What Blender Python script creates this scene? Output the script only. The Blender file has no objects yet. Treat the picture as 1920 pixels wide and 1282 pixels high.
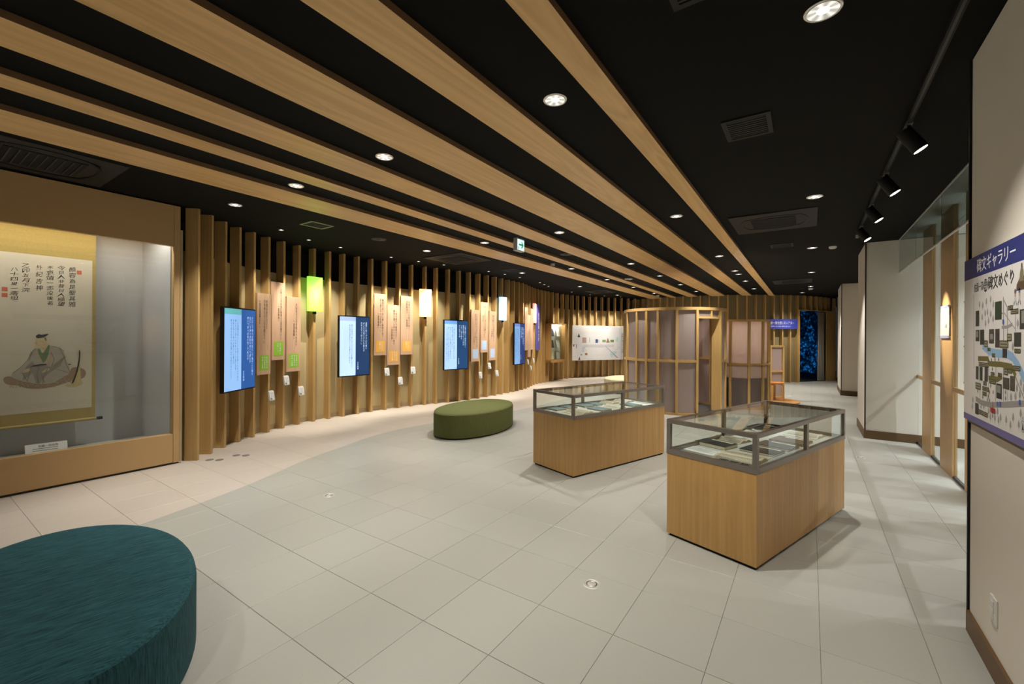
import bpy, math, random
from mathutils import Matrix, Vector
from mathutils.geometry import tessellate_polygon

SC = bpy.context.scene
COL = SC.collection
PI = math.pi
rnd = random.Random(7)

# ------------------------------------------------------------------ camera, world, exposure
PHI = math.radians(34.398)
cam_d = bpy.data.cameras.new('camera')
cam = bpy.data.objects.new('camera', cam_d)
COL.objects.link(cam)
cam_d.sensor_width = 36.0
cam_d.lens = 815.0 / 1920.0 * 36.0
cam_d.shift_y = -10.0 / 1920.0
cam_d.clip_start = 0.05
cam.matrix_world = (Matrix.Translation((0, 0, 1.575)) @ Matrix.Rotation(PHI, 4, 'Z')
                    @ Matrix.Rotation(PI / 2, 4, 'X') @ Matrix.Rotation(0.0055, 4, 'Z'))
SC.camera = cam
w = bpy.data.worlds.new('world')
SC.world = w
w.use_nodes = True
w.node_tree.nodes['Background'].inputs[0].default_value = (0.75, 0.85, 1.0, 1)
w.node_tree.nodes['Background'].inputs[1].default_value = 0.02
SC.view_settings.view_transform = 'Standard'
SC.view_settings.look = 'None'
SC.view_settings.exposure = 0.0
SC.view_settings.gamma = 1.0
SC.view_settings.use_curve_mapping = False
SC.cycles.max_bounces = 8
SC.cycles.transparent_max_bounces = 16
SC.cycles.sample_clamp_indirect = 4.0

P_DOWN = 77.0      # watts of a recessed ceiling downlight
P_WALL = 106.0      # watts of a small wall spot
P_TRACK = 380.0     # watts of a track spotlight
P_OUT = 110.0       # watts of a downlight in the room beyond the glazing


def zc(x):         # the ceiling falls very slightly towards the right wall
    return 3.095 - 0.0095 * (x - 0.72)


# ------------------------------------------------------------------ mesh helpers
XF = {}            # world placement of every parent


class MB:
    def __init__(s):
        s.v, s.f, s.m, s.sm = [], [], [], []

    def add(s, vs, fs, mat=0, smooth=False):
        o = len(s.v)
        s.v += [tuple(p) for p in vs]
        for f in fs:
            s.f.append(tuple(i + o for i in f)); s.m.append(mat); s.sm.append(smooth)
        return s

    def box(s, x0, y0, z0, x1, y1, z1, mat=0):
        vs = [(x0, y0, z0), (x1, y0, z0), (x1, y1, z0), (x0, y1, z0), (x0, y0, z1), (x1, y0, z1), (x1, y1, z1), (x0, y1, z1)]
        return s.add(vs, [(0, 3, 2, 1), (4, 5, 6, 7), (0, 1, 5, 4), (1, 2, 6, 5), (2, 3, 7, 6), (3, 0, 4, 7)], mat)

    def hexa(s, b, t, mat=0):   # four bottom points, four top points (counter-clockwise from above)
        return s.add(list(b) + list(t), [(0, 3, 2, 1), (4, 5, 6, 7), (0, 1, 5, 4), (1, 2, 6, 5), (2, 3, 7, 6), (3, 0, 4, 7)], mat)

    def obox(s, M, sx, sy, sz, mat=0):  # box centred on a matrix
        vs = [M @ Vector((x * sx / 2, y * sy / 2, z * sz / 2)) for z in (-1, 1) for x, y in ((-1, -1), (1, -1), (1, 1), (-1, 1))]
        return s.add(vs, [(0, 3, 2, 1), (4, 5, 6, 7), (0, 1, 5, 4), (1, 2, 6, 5), (2, 3, 7, 6), (3, 0, 4, 7)], mat)

    def prism(s, poly, z0, z1, mat=0, smooth=False):
        n = len(poly)
        vs = [(x, y, z0) for x, y in poly] + [(x, y, z1) for x, y in poly]
        s.add(vs, [tuple(range(n - 1, -1, -1)), tuple(range(n, 2 * n))], mat)
        o = len(s.v) - 2 * n
        for i in range(n):
            j = (i + 1) % n
            s.f.append((o + i, o + j, o + n + j, o + n + i)); s.m.append(mat); s.sm.append(smooth)
        return s

    def cyl(s, cx, cy, r, z0, z1, n=24, mat=0):
        return s.prism([(cx + r * math.cos(2 * PI * i / n), cy + r * math.sin(2 * PI * i / n)) for i in range(n)], z0, z1, mat, True)

    def tube(s, p, q, r, n=12, mat=0, r2=None, cap=True):
        p, q = Vector(p), Vector(q)
        d = (q - p).normalized()
        a = d.orthogonal().normalized(); b = d.cross(a)
        r2 = r if r2 is None else r2
        ring = lambda c, rr: [c + a * rr * math.cos(2 * PI * i / n) + b * rr * math.sin(2 * PI * i / n) for i in range(n)]
        s.add(ring(p, r) + ring(q, r2), [(i, (i + 1) % n, n + (i + 1) % n, n + i) for i in range(n)], mat, True)
        if cap:
            s.add(ring(p, r), [tuple(range(n - 1, -1, -1))], mat); s.add(ring(q, r2), [tuple(range(n))], mat)
        return s

    def lathe(s, prof, cx=0, cy=0, n=24, mat=0, smooth=True):
        vs, fs = [], []
        for r, z in prof:
            vs += [(cx + r * math.cos(2 * PI * i / n), cy + r * math.sin(2 * PI * i / n), z) for i in range(n)]
        for k in range(len(prof) - 1):
            for i in range(n):
                j = (i + 1) % n
                fs.append((k * n + i, k * n + j, (k + 1) * n + j, (k + 1) * n + i))
        return s.add(vs, fs, mat, smooth)

    def arc(s, c, r0, r1, a0, a1, z0, z1, n=12, mat=0):
        vs, fs = [], []
        for i in range(n + 1):
            a = a0 + (a1 - a0) * i / n
            ca, sa = math.cos(a), math.sin(a)
            for r, z in ((r0, z0), (r1, z0), (r1, z1), (r0, z1)):
                vs.append((c[0] + r * ca, c[1] + r * sa, z))
        for i in range(n):
            o = i * 4
            for k in range(4):
                l = (k + 1) % 4
                fs.append((o + k, o + 4 + k, o + 4 + l, o + l))
        fs += [(0, 1, 2, 3), (n * 4 + 3, n * 4 + 2, n * 4 + 1, n * 4)]
        return s.add(vs, fs, mat)

    def build(s, name, mats, parent=None, bevel=0, kind=None, weld=False):
        me = bpy.data.meshes.new(name)
        vs = s.v
        if parent is not None and parent in XF:
            inv = XF[parent].inverted()
            vs = [inv @ Vector(p) for p in vs]
        me.from_pydata(vs, [], s.f)
        if not isinstance(mats, (list, tuple)):
            mats = [mats]
        for m in mats:
            me.materials.append(m)
        me.polygons.foreach_set('material_index', s.m)
        me.polygons.foreach_set('use_smooth', s.sm)
        me.validate()
        me.update()
        o = bpy.data.objects.new(name, me)
        COL.objects.link(o)
        if parent is not None:
            o.parent = parent
            if parent in XF:
                XF[o] = XF[parent]
        if bevel:
            b = o.modifiers.new('bevel', 'BEVEL'); b.width = bevel; b.segments = 2; b.limit_method = 'ANGLE'
        if name in PRINTS:
            o['kind'] = 'stuff'
        if kind:
            o['kind'] = kind
        return o


PRINTS = {'lettering', 'screen_text', 'label_text', 'leaflet_print', 'printed_pictures', 'page_print', 'title_print', 'sheet_print', 'brush_writing', 'map_lines', 'map_trees',
          'map_figures', 'heading_text', 'title_text', 'badge_text', 'poster_print', 'red_seals', 'painted_figure', 'red_label_text', 'lilac_bands', 'north_arrow'}


def tag(o, label, cat, group=None):
    o['label'] = label
    o['category'] = cat
    if group:
        o['group'] = group
    return o


def thing(name, loc, label, cat, group=None, rz=0.0):
    o = bpy.data.objects.new(name, None)
    o.empty_display_size = 0.1
    COL.objects.link(o)
    o.location = loc
    o.rotation_euler = (0, 0, rz)
    XF[o] = Matrix.Translation(loc) @ Matrix.Rotation(rz, 4, 'Z')
    return tag(o, label, cat, group)


def struct(name, mb, mats, parent=None, bevel=0):
    return mb.build(name, mats, parent, bevel, kind='structure' if parent is None else None)


def copy_tree(o, parent=None):
    c = o.copy()
    COL.objects.link(c)
    c.parent = parent
    for ch in list(o.children):
        copy_tree(ch, c)
    return c


# ------------------------------------------------------------------ materials
def newmat(name):
    m = bpy.data.materials.new(name)
    m.use_nodes = True
    nt = m.node_tree
    return m, nt, nt.nodes['Principled BSDF']


def L(nt, a, b):
    nt.links.new(a, b)


def plain(name, col, rough=0.5, metal=0.0, spec=0.5, noise=0.0, nscale=30, bump=0.0):
    m, nt, b = newmat(name)
    b.inputs['Base Color'].default_value = (*col, 1)
    b.inputs['Roughness'].default_value = rough
    b.inputs['Metallic'].default_value = metal
    b.inputs['Specular IOR Level'].default_value = spec
    if noise or bump:
        tc = nt.nodes.new('ShaderNodeTexCoord')
        n = nt.nodes.new('ShaderNodeTexNoise'); n.inputs['Scale'].default_value = nscale; n.inputs['Detail'].default_value = 5
        L(nt, tc.outputs['Object'], n.inputs['Vector'])
        if noise:
            mx = nt.nodes.new('ShaderNodeMix'); mx.data_type = 'RGBA'
            mx.inputs[6].default_value = (*[c * (1 - noise) for c in col], 1)
            mx.inputs[7].default_value = (*[min(1, c * (1 + noise)) for c in col], 1)
            L(nt, n.outputs['Fac'], mx.inputs[0]); L(nt, mx.outputs[2], b.inputs['Base Color'])
        if bump:
            bp = nt.nodes.new('ShaderNodeBump'); bp.inputs['Strength'].default_value = bump; bp.inputs['Distance'].default_value = 0.002
            L(nt, n.outputs['Fac'], bp.inputs['Height']); L(nt, bp.outputs[0], b.inputs['Normal'])
    return m


def emit(name, col, strength):
    m, nt, b = newmat(name)
    b.inputs['Base Color'].default_value = (*[c * .6 for c in col], 1)
    b.inputs['Emission Color'].default_value = (*col, 1)
    b.inputs['Emission Strength'].default_value = strength
    return m


def wood(name, c1, c2, axis=2, rough=0.42, fine=46.0, broad=5.0, figure=0.35):
    m, nt, b = newmat(name)
    N = nt.nodes.new
    tc = N('ShaderNodeTexCoord'); oi = N('ShaderNodeObjectInfo')
    add = N('ShaderNodeVectorMath'); add.operation = 'ADD'
    sc = N('ShaderNodeVectorMath'); sc.operation = 'SCALE'; sc.inputs[0].default_value = (7.3, 5.1, 9.7)
    L(nt, oi.outputs['Random'], sc.inputs['Scale'])
    L(nt, tc.outputs['Object'], add.inputs[0]); L(nt, sc.outputs[0], add.inputs[1])

    def nz(scale, stretch, detail, dist):
        mp = N('ShaderNodeMapping')
        v = [1.0, 1.0, 1.0]; v[axis] = stretch
        mp.inputs['Scale'].default_value = v
        n = N('ShaderNodeTexNoise')
        n.inputs['Scale'].default_value = scale; n.inputs['Detail'].default_value = detail; n.inputs['Distortion'].default_value = dist
        L(nt, add.outputs[0], mp.inputs['Vector']); L(nt, mp.outputs[0], n.inputs['Vector'])
        return n
    n1 = nz(fine, 0.02, 4, 0.3)
    n2 = nz(broad, 0.10, 3, 1.2)
    # growth-ring figure from a folded broad noise
    mu = N('ShaderNodeMath'); mu.operation = 'MULTIPLY'; mu.inputs[1].default_value = 14.0
    fr = N('ShaderNodeMath'); fr.operation = 'PINGPONG'; fr.inputs[1].default_value = 1.0
    L(nt, n2.outputs['Fac'], mu.inputs[0]); L(nt, mu.outputs[0], fr.inputs[0])
    mixf = N('ShaderNodeMix'); mixf.inputs[0].default_value = figure
    L(nt, n1.outputs['Fac'], mixf.inputs[2]); L(nt, fr.outputs[0], mixf.inputs[3])
    cr = N('ShaderNodeValToRGB')
    cr.color_ramp.elements[0].position = 0.25; cr.color_ramp.elements[0].color = (*c1, 1)
    cr.color_ramp.elements[1].position = 0.75; cr.color_ramp.elements[1].color = (*c2, 1)
    L(nt, mixf.outputs[0], cr.inputs[0]); L(nt, cr.outputs[0], b.inputs['Base Color'])
    b.inputs['Roughness'].default_value = rough
    bp = N('ShaderNodeBump'); bp.inputs['Strength'].default_value = 0.08; bp.inputs['Distance'].default_value = 0.001
    L(nt, n1.outputs['Fac'], bp.inputs['Height']); L(nt, bp.outputs[0], b.inputs['Normal'])
    return m


def glass(name, tint=(0.93, 0.96, 0.95), ior=1.45, add_haze=0.0):
    m = bpy.data.materials.new(name)
    m.use_nodes = True
    nt = m.node_tree
    nt.nodes.clear()
    N = nt.nodes.new
    out = N('ShaderNodeOutputMaterial'); tr = N('ShaderNodeBsdfTransparent'); gl = N('ShaderNodeBsdfGlossy')
    fr = N('ShaderNodeFresnel'); mx = N('ShaderNodeMixShader')
    tr.inputs[0].default_value = (*tint, 1)
    gl.inputs['Roughness'].default_value = 0.01; gl.inputs[0].default_value = (1, 1, 1, 1)
    fr.inputs[0].default_value = ior
    geo = N('ShaderNodeNewGeometry'); inv = N('ShaderNodeMath'); inv.operation = 'SUBTRACT'; inv.inputs[0].default_value = 1.0
    mul = N('ShaderNodeMath'); mul.operation = 'MULTIPLY'
    L(nt, geo.outputs['Backfacing'], inv.inputs[1]); L(nt, fr.outputs[0], mul.inputs[0]); L(nt, inv.outputs[0], mul.inputs[1])
    L(nt, mul.outputs[0], mx.inputs[0]); L(nt, tr.outputs[0], mx.inputs[1]); L(nt, gl.outputs[0], mx.inputs[2])
    L(nt, mx.outputs[0], out.inputs[0])
    return m


def frosted(name, col, trans, rough=0.5, clear=0.06):
    m = bpy.data.materials.new(name)
    m.use_nodes = True
    nt = m.node_tree
    nt.nodes.clear()
    N = nt.nodes.new
    out = N('ShaderNodeOutputMaterial'); df = N('ShaderNodeBsdfDiffuse'); tl = N('ShaderNodeBsdfTranslucent'); gl = N('ShaderNodeBsdfGlossy')
    tp = N('ShaderNodeBsdfTransparent')
    m1 = N('ShaderNodeMixShader'); m2 = N('ShaderNodeMixShader'); m3 = N('ShaderNodeMixShader'); fr = N('ShaderNodeFresnel')
    df.inputs[0].default_value = (*col, 1); tl.inputs[0].default_value = (*col, 1); gl.inputs['Roughness'].default_value = rough
    tp.inputs[0].default_value = (*[min(1, c * 1.3) for c in col], 1)
    fr.inputs[0].default_value = 1.4; m1.inputs[0].default_value = trans; m3.inputs[0].default_value = clear
    L(nt, df.outputs[0], m1.inputs[1]); L(nt, tl.outputs[0], m1.inputs[2])
    L(nt, fr.outputs[0], m2.inputs[0]); L(nt, m1.outputs[0], m2.inputs[1]); L(nt, gl.outputs[0], m2.inputs[2])
    L(nt, m2.outputs[0], m3.inputs[1]); L(nt, tp.outputs[0], m3.inputs[2]); L(nt, m3.outputs[0], out.inputs[0])
    return m


def fabric(name, c1, c2, stretch=(1, 12, 12), scale=14.0, bump=0.5):
    m, nt, b = newmat(name)
    N = nt.nodes.new
    tc = N('ShaderNodeTexCoord'); mp = N('ShaderNodeMapping'); mp.inputs['Scale'].default_value = stretch
    n = N('ShaderNodeTexNoise'); n.inputs['Scale'].default_value = scale; n.inputs['Detail'].default_value = 6; n.inputs['Roughness'].default_value = 0.7
    cr = N('ShaderNodeValToRGB')
    cr.color_ramp.elements[0].position = 0.36; cr.color_ramp.elements[0].color = (*c1, 1)
    cr.color_ramp.elements[1].position = 0.62; cr.color_ramp.elements[1].color = (*c2, 1)
    L(nt, tc.outputs['Object'], mp.inputs['Vector']); L(nt, mp.outputs[0], n.inputs['Vector'])
    L(nt, n.outputs['Fac'], cr.inputs[0]); L(nt, cr.outputs[0], b.inputs['Base Color'])
    b.inputs['Roughness'].default_value = 0.85
    b.inputs['Specular IOR Level'].default_value = 0.2
    bp = N('ShaderNodeBump'); bp.inputs['Strength'].default_value = bump; bp.inputs['Distance'].default_value = 0.003
    L(nt, n.outputs['Fac'], bp.inputs['Height']); L(nt, bp.outputs[0], b.inputs['Normal'])
    return m


def floor_mat():
    # beige tile along the slat wall, grey-green tile in the middle; the two colours meet on a curved inlay line
    m, nt, b = newmat('floor_tile')
    N = nt.nodes.new
    geo = N('ShaderNodeNewGeometry'); sep = N('ShaderNodeSeparateXYZ')
    L(nt, geo.outputs['Position'], sep.inputs[0])
    mr = N('ShaderNodeMapRange'); mr.inputs[1].default_value = -4.0; mr.inputs[2].default_value = 22.0
    L(nt, sep.outputs['Y'], mr.inputs[0])
    fc = N('ShaderNodeFloatCurve')
    cv = fc.mapping.curves[0]
    pts = [(-4, -3.2), (-1, -3.95), (0.5, -4.40), (1.26, -4.58), (2.2, -4.87), (2.56, -5.03), (3.12, -5.28), (3.71, -5.46), (4.42, -5.66), (4.95, -5.72), (5.5, -5.66),
           (6.5, -5.42), (7.64, -5.19), (9.0, -5.12), (10.5, -5.2), (12.0, -5.5), (13.3, -5.7), (14.5, -5.6), (16.0, -5.0), (17.5, -4.0), (22, -3)]
    tx = lambda p: ((p[0] + 4) / 26.0, (p[1] + 8) / 8.0)
    cv.points[0].location = tx(pts[0]); cv.points[1].location = tx(pts[-1])
    for p in pts[1:-1]:
        cv.points.new(*tx(p))
    fc.mapping.update()
    L(nt, mr.outputs[0], fc.inputs['Value'])
    m2 = N('ShaderNodeMapRange'); m2.inputs[3].default_value = -8.0; m2.inputs[4].default_value = 0.0
    L(nt, fc.outputs[0], m2.inputs[0])
    lt = N('ShaderNodeMath'); lt.operation = 'LESS_THAN'
    L(nt, sep.outputs['X'], lt.inputs[0]); L(nt, m2.outputs[0], lt.inputs[1])
    nz = N('ShaderNodeTexNoise'); nz.inputs['Scale'].default_value = 160.0; nz.inputs['Detail'].default_value = 3
    L(nt, geo.outputs['Position'], nz.inputs['Vector'])
    oi = N('ShaderNodeObjectInfo')
    mx = N('ShaderNodeMix'); mx.data_type = 'RGBA'
    mx.inputs[6].default_value = (0.375, 0.375, 0.345, 1)
    mx.inputs[7].default_value = (0.53, 0.475, 0.42, 1)
    L(nt, lt.outputs[0], mx.inputs[0])
    v = N('ShaderNodeMath'); v.operation = 'MULTIPLY_ADD'; v.inputs[1].default_value = 0.16; v.inputs[2].default_value = 0.90
    L(nt, nz.outputs['Fac'], v.inputs[0])
    v2 = N('ShaderNodeMath'); v2.operation = 'MULTIPLY_ADD'; v2.inputs[1].default_value = 0.05; L(nt, oi.outputs['Random'], v2.inputs[0]); L(nt, v.outputs[0], v2.inputs[2])
    hs = N('ShaderNodeVectorMath'); hs.operation = 'SCALE'
    L(nt, mx.outputs[2], hs.inputs[0]); L(nt, v2.outputs[0], hs.inputs['Scale'])
    L(nt, hs.outputs[0], b.inputs['Base Color'])
    b.inputs['Roughness'].default_value = 0.40
    b.inputs['Specular IOR Level'].default_value = 0.42
    bp = N('ShaderNodeBump'); bp.inputs['Strength'].default_value = 0.10; bp.inputs['Distance'].default_value = 0.001
    L(nt, nz.outputs['Fac'], bp.inputs['Height']); L(nt, bp.outputs[0], b.inputs['Normal'])
    return m


M_floor = floor_mat()
M_grout = plain('grout', (0.20, 0.18, 0.15), 0.9)
M_ceil = plain('ceiling_black', (0.0056, 0.0056, 0.0048), 0.9, spec=0.15, noise=0.1, nscale=4)
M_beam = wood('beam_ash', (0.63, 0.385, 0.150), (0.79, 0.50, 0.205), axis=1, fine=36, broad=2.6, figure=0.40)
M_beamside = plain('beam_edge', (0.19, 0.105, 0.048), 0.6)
M_slat = wood('slat_ash', (0.43, 0.265, 0.095), (0.52, 0.34, 0.135), axis=2, fine=60, broad=7, figure=0.22)
M_case = wood('case_oak', (0.41, 0.23, 0.072), (0.55, 0.325, 0.112), axis=2, fine=34, broad=6, figure=0.12)
M_booth = wood('booth_ash', (0.54, 0.345, 0.125), (0.62, 0.41, 0.16), axis=2, fine=60, broad=8, figure=0.15)
M_board = wood('board_pinkwood', (0.50, 0.315, 0.205), (0.62, 0.42, 0.29), axis=2, fine=60, broad=10, figure=0.12)
M_post = wood('post_oak', (0.43, 0.26, 0.11), (0.55, 0.35, 0.165), axis=2, fine=50, broad=8, figure=0.15)
M_deck = wood('deck_wood', (0.50, 0.24, 0.075), (0.60, 0.31, 0.11), axis=0, fine=50, broad=8, figure=0.15)
M_stool = plain('stool_orange', (0.60, 0.22, 0.05), 0.4)
M_wallbeige = plain('wall_beige', (0.46, 0.37, 0.195), 0.85, noise=0.05, nscale=3)
M_drum = plain('wall_olive_unlit', (0.24, 0.19, 0.095), 0.85, noise=0.05, nscale=3)  # beige-olive drum wall, colour darkened because it stands unlit
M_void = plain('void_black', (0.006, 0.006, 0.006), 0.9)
M_white = plain('wall_white', (0.76, 0.715, 0.635), 0.75, noise=0.03, nscale=2)
M_outwhite = plain('outer_white', (0.72, 0.74, 0.74), 0.7)
M_brownbb = plain('baseboard_brown', (0.135, 0.073, 0.028), 0.5)
M_beigebb = plain('baseboard_beige', (0.40, 0.30, 0.17), 0.6)
M_bronze = plain('bronze_laminate', (0.52, 0.34, 0.155), 0.45, metal=0.05, noise=0.04, nscale=2)
M_bronze_d = plain('bronze_dark', (0.03, 0.02, 0.012), 0.5)
M_casemetal = plain('case_metal', (0.25, 0.22, 0.19), 0.30, metal=0.7)
M_glass = glass('clear_glass')
M_glass2 = glass('case_glass', (0.945, 0.965, 0.95), 1.5)
M_glasscurtain = glass('curtain_glass', (0.62, 0.65, 0.62), 1.5)
M_acrylic = glass('acrylic', (0.95, 0.96, 0.96), 1.4)
M_frost = frosted('frosted_plum', (0.74, 0.64, 0.62), 0.66, clear=0.025)
M_frost2 = frosted('frosted_plum_pale', (0.60, 0.515, 0.475), 0.84, clear=0.02)
M_grey = plain('case_lining', (0.46, 0.45, 0.45), 0.8)
M_linen = plain('case_linen', (0.50, 0.50, 0.47), 0.9, noise=0.06, nscale=80)
M_silver = plain('silver', (0.75, 0.74, 0.72), 0.22, metal=1.0)
M_steel = plain('brushed_steel', (0.56, 0.56, 0.55), 0.4, metal=0.35)
M_blackm = plain('black_metal', (0.010, 0.010, 0.010), 0.55, spec=.2)
M_darkgrey = plain('dark_grey_grille', (0.030, 0.028, 0.026), 0.6)
M_vent = plain('vent_frame', (0.022, 0.021, 0.019), 0.6, spec=.2)
M_hole = plain('vent_dark', (0.004, 0.004, 0.004), 0.9)
M_plastic = plain('white_plastic', (0.72, 0.70, 0.66), 0.4)
M_greyplastic = plain('grey_plastic', (0.42, 0.39, 0.38), 0.45)
M_paper = plain('white_paper', (0.80, 0.80, 0.80), 0.8)
M_ink = plain('black_ink', (0.02, 0.018, 0.02), 0.8)
M_greyink = plain('grey_ink', (0.22, 0.22, 0.24), 0.8)
M_whiteink = plain('white_print', (0.85, 0.86, 0.88), 0.7)
M_led = emit('downlight_lens', (1.0, 0.93, 0.82), 5.0)
M_ledw = emit('spot_lens', (1.0, 0.90, 0.72), 9.0)
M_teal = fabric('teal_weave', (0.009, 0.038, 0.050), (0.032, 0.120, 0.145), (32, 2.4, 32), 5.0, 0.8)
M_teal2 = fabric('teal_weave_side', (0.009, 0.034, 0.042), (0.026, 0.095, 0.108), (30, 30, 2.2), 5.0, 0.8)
M_green = fabric('green_felt', (0.105, 0.120, 0.040), (0.138, 0.155, 0.055), (1, 1, 1), 60.0, 0.3)
M_cream = fabric('cream_felt', (0.54, 0.485, 0.32), (0.60, 0.54, 0.36), (1, 1, 1), 60.0, 0.2)
M_lime = plain('lime_print', (0.26, 0.52, 0.035), 0.7)
M_orange = plain('orange_print', (0.80, 0.42, 0.07), 0.7)
M_skyp = plain('pale_blue_print', (0.45, 0.60, 0.86), 0.7)
M_salmonp = plain('salmon_print', (0.80, 0.42, 0.34), 0.7)
M_navy = plain('navy_print', (0.022, 0.035, 0.20), 0.5)
M_violet = plain('violet_print', (0.10, 0.095, 0.42), 0.5)
M_lilac = plain('lilac_print', (0.15, 0.135, 0.36), 0.5)

# ------------------------------------------------------------------ lettering (glyph outlines of the built-in font)
TEXTS = dict(
    q1=['学問はまさに心に', '己を修むることを務むべし', '', '（言志四録より）'],
    q2=['少年のときは当に老成の工夫を著すべし', '　　　　　　（言志晩録）'],
    q3=['人はまさに己を知るべきなり', '　　　　　（言志後録）'],
    q4=['春風を以て人に接し秋霜を以て', '自ら粛むその心を学ぶべし', '　　　　　（言志後録）'],
    q5=['一燈を提げて暗夜を行く', '暗夜を憂うる勿れただ一燈を', '　　　　　　（言志晩録）'],
    q6=['志有るの士は利刃の如し', '百邪辟易す　（言志録）'],
    q7=['己を失えば人を失う　人を失えば', '物を失うべし　　己に克つ', '　　　　　　　　　（言志録）'],
    q8=['学は立志より要なるは莫し', '而して立志もまた之を強うるに', '　　　（言志録）'],
    q9=['事を為すには誠意を以てす', '天に事うるの心を要す', '　　　　　　（言志録）'],
    s1=['少にして学べば則ち壮にして為すこと有り', '壮にして学べば則ち老いて衰えず', '老いて学べば則ち死して朽ちず'],
    s1b=['この言葉は学ぶことの大切さを説いたものであり', '若いときに学べば大人になって役に立ち', '大人になって学べば老いても衰えず', '老いて学べばその志は死んでも朽ちないという'],
    s2=['聖賢に恥じざる心を養い', '人の己を知らざるを憂えず', '志を立てて学ぶべし'],
    s2b=['自らを省みて恥じることのない心を養うように', '人が自分を認めないことを憂えずに努めよ'],
    s3=['一燈を提げて暗夜を行く', '暗夜を憂うること勿れ', 'ただ一燈を頼め', '己の信ずる道'],
    s3b=['一張の提灯をさげて暗い夜道を行くならば', '暗い夜を心配することはない', 'ただその一つの灯を頼りにして進めばよい', '迷うことなく自分の志を信じて歩み続けること', 'それこそが学ぶ者の心得であると説いている'],
    lab=['心にひびく', '言葉の力'], lab3=['まなびの心', '今も生きる', '先人の言葉'],
    cal=[['顔容為是聖其雅'], ['今日人非昔日人極望'], ['不哀慎一志没後名'], ['外紀吉神'], ['乙卯五月下浣'], ['八十四叟一斎坦']],
    purple=['言志四録の世界'], theatre=['佐藤一斎を感じるシアター'], theatre2=['言志四録がいざなう先人の世界をご覧ください'],
    map1=['碑文ギャラリー'], map2=['佐藤一斎'], map3=['碑文めぐり'], map4=['言志', '四録'], red=['現在地'], tl=['佐藤一斎とその生涯'],
    post=['碑文の紹介'], card=['佐藤一斎画像'], book=['師脚録'], N=['N'])


def _chars(o):
    if isinstance(o, str):
        return set(o)
    r = set()
    for x in (o.values() if isinstance(o, dict) else o):
        r |= _chars(x)
    return r


GLYPH = {}


def load_glyphs():
    tmp = []
    for ch in sorted(_chars(TEXTS)):
        if ch.isspace() or ch == '　':
            continue
        cu = bpy.data.curves.new('glyph', 'FONT')
        cu.body = ch; cu.size = 1.0; cu.resolution_u = 1
        o = bpy.data.objects.new('glyph', cu)
        COL.objects.link(o)
        tmp.append((ch, o, cu))
    dg = bpy.context.evaluated_depsgraph_get()
    dg.update()
    for ch, o, cu in tmp:
        me = bpy.data.meshes.new_from_object(o.evaluated_get(dg))
        vs = [(v.co.x, v.co.y) for v in me.vertices]
        fs = [tuple(p.vertices) for p in me.polygons]
        if vs:
            x0 = min(v[0] for v in vs); x1 = max(v[0] for v in vs)
            y0 = min(v[1] for v in vs); y1 = max(v[1] for v in vs)
            GLYPH[ch] = (vs, fs, x0, x1, y0, y1)
        bpy.data.meshes.remove(me)
    for ch, o, cu in tmp:
        bpy.data.objects.remove(o); bpy.data.curves.remove(cu)


load_glyphs()


def glyph(mb, ch, P, R, U, w, h, mat=0, rot=False, bold=0.0):
    """one character in a cell of w x h centred at P"""
    if ch not in GLYPH:
        return
    vs, fs, x0, x1, y0, y1 = GLYPH[ch]
    em = 0.92
    cx, cy = (x0 + x1) / 2, 0.37
    if x1 - x0 < 0.3 and ch in 'ーり一':
        cx = (x0 + x1) / 2
    out = []
    for x, y in vs:
        a, b = (x - cx) / em, (y - cy) / em
        if rot:
            a, b = -b, -a
        out.append(P + R * (a * w) + U * (b * h))
    mb.add(out, fs, mat)
    if bold:
        mb.add([p + R * (bold * w) + R.cross(U) * .00012 for p in out], fs, mat)


def vtext(mb, cols, P, R, U, cw, chh, gap=1.5, mat=0, hand=0.0):
    """vertical columns, first at the right; P = top centre of the first column"""
    for k, c in enumerate(cols):
        for i, ch in enumerate(c):
            r_, u_, g = R, U, 1.0
            if hand:
                q = rnd.uniform(-hand, hand) + .10
                r_, u_, g = R * math.cos(q) + U * math.sin(q), U * math.cos(q) - R * math.sin(q) + R * .18, rnd.uniform(.72, 1.0)
            glyph(mb, ch, P - R * (k * cw * gap) - U * ((i + 0.5) * chh), r_, u_, cw * g, chh * 0.94 * g, mat, rot=ch in 'ー（）')


def htext(mb, s, P, R, U, cw, chh, mat=0, bold=0.0):
    for i, ch in enumerate(s):
        glyph(mb, ch, P + R * ((i + 0.5) * cw), R, U, cw * 0.96, chh, mat, bold=bold)


def quad(mb, P, R, U, a0, b0, a1, b1, mat=0, lift=None, Nn=None):
    o = (Nn * lift * .4) if lift else Vector((0, 0, 0))
    mb.add([P + R * a0 + U * b0 + o, P + R * a1 + U * b0 + o, P + R * a1 + U * b1 + o, P + R * a0 + U * b1 + o], [(0, 1, 2, 3)], mat)


def spot(name, loc, target, watts, angle, blend=0.4, col=(1, .90, .74), radius=0.035, parent=None):
    d = bpy.data.lights.new(name, 'SPOT')
    d.energy = watts; d.spot_size = math.radians(angle); d.spot_blend = blend; d.color = col; d.shadow_soft_size = radius
    o = bpy.data.objects.new(name, d)
    COL.objects.link(o)
    q = (Vector(target) - Vector(loc)).to_track_quat('-Z', 'Y').to_matrix().to_4x4()
    Mw = Matrix.Translation(loc) @ q
    if parent is not None:
        o.parent = parent
        Mw = XF[parent].inverted() @ Mw
    o.matrix_local = Mw
    return o


Z = Vector((0, 0, 1))
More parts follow.
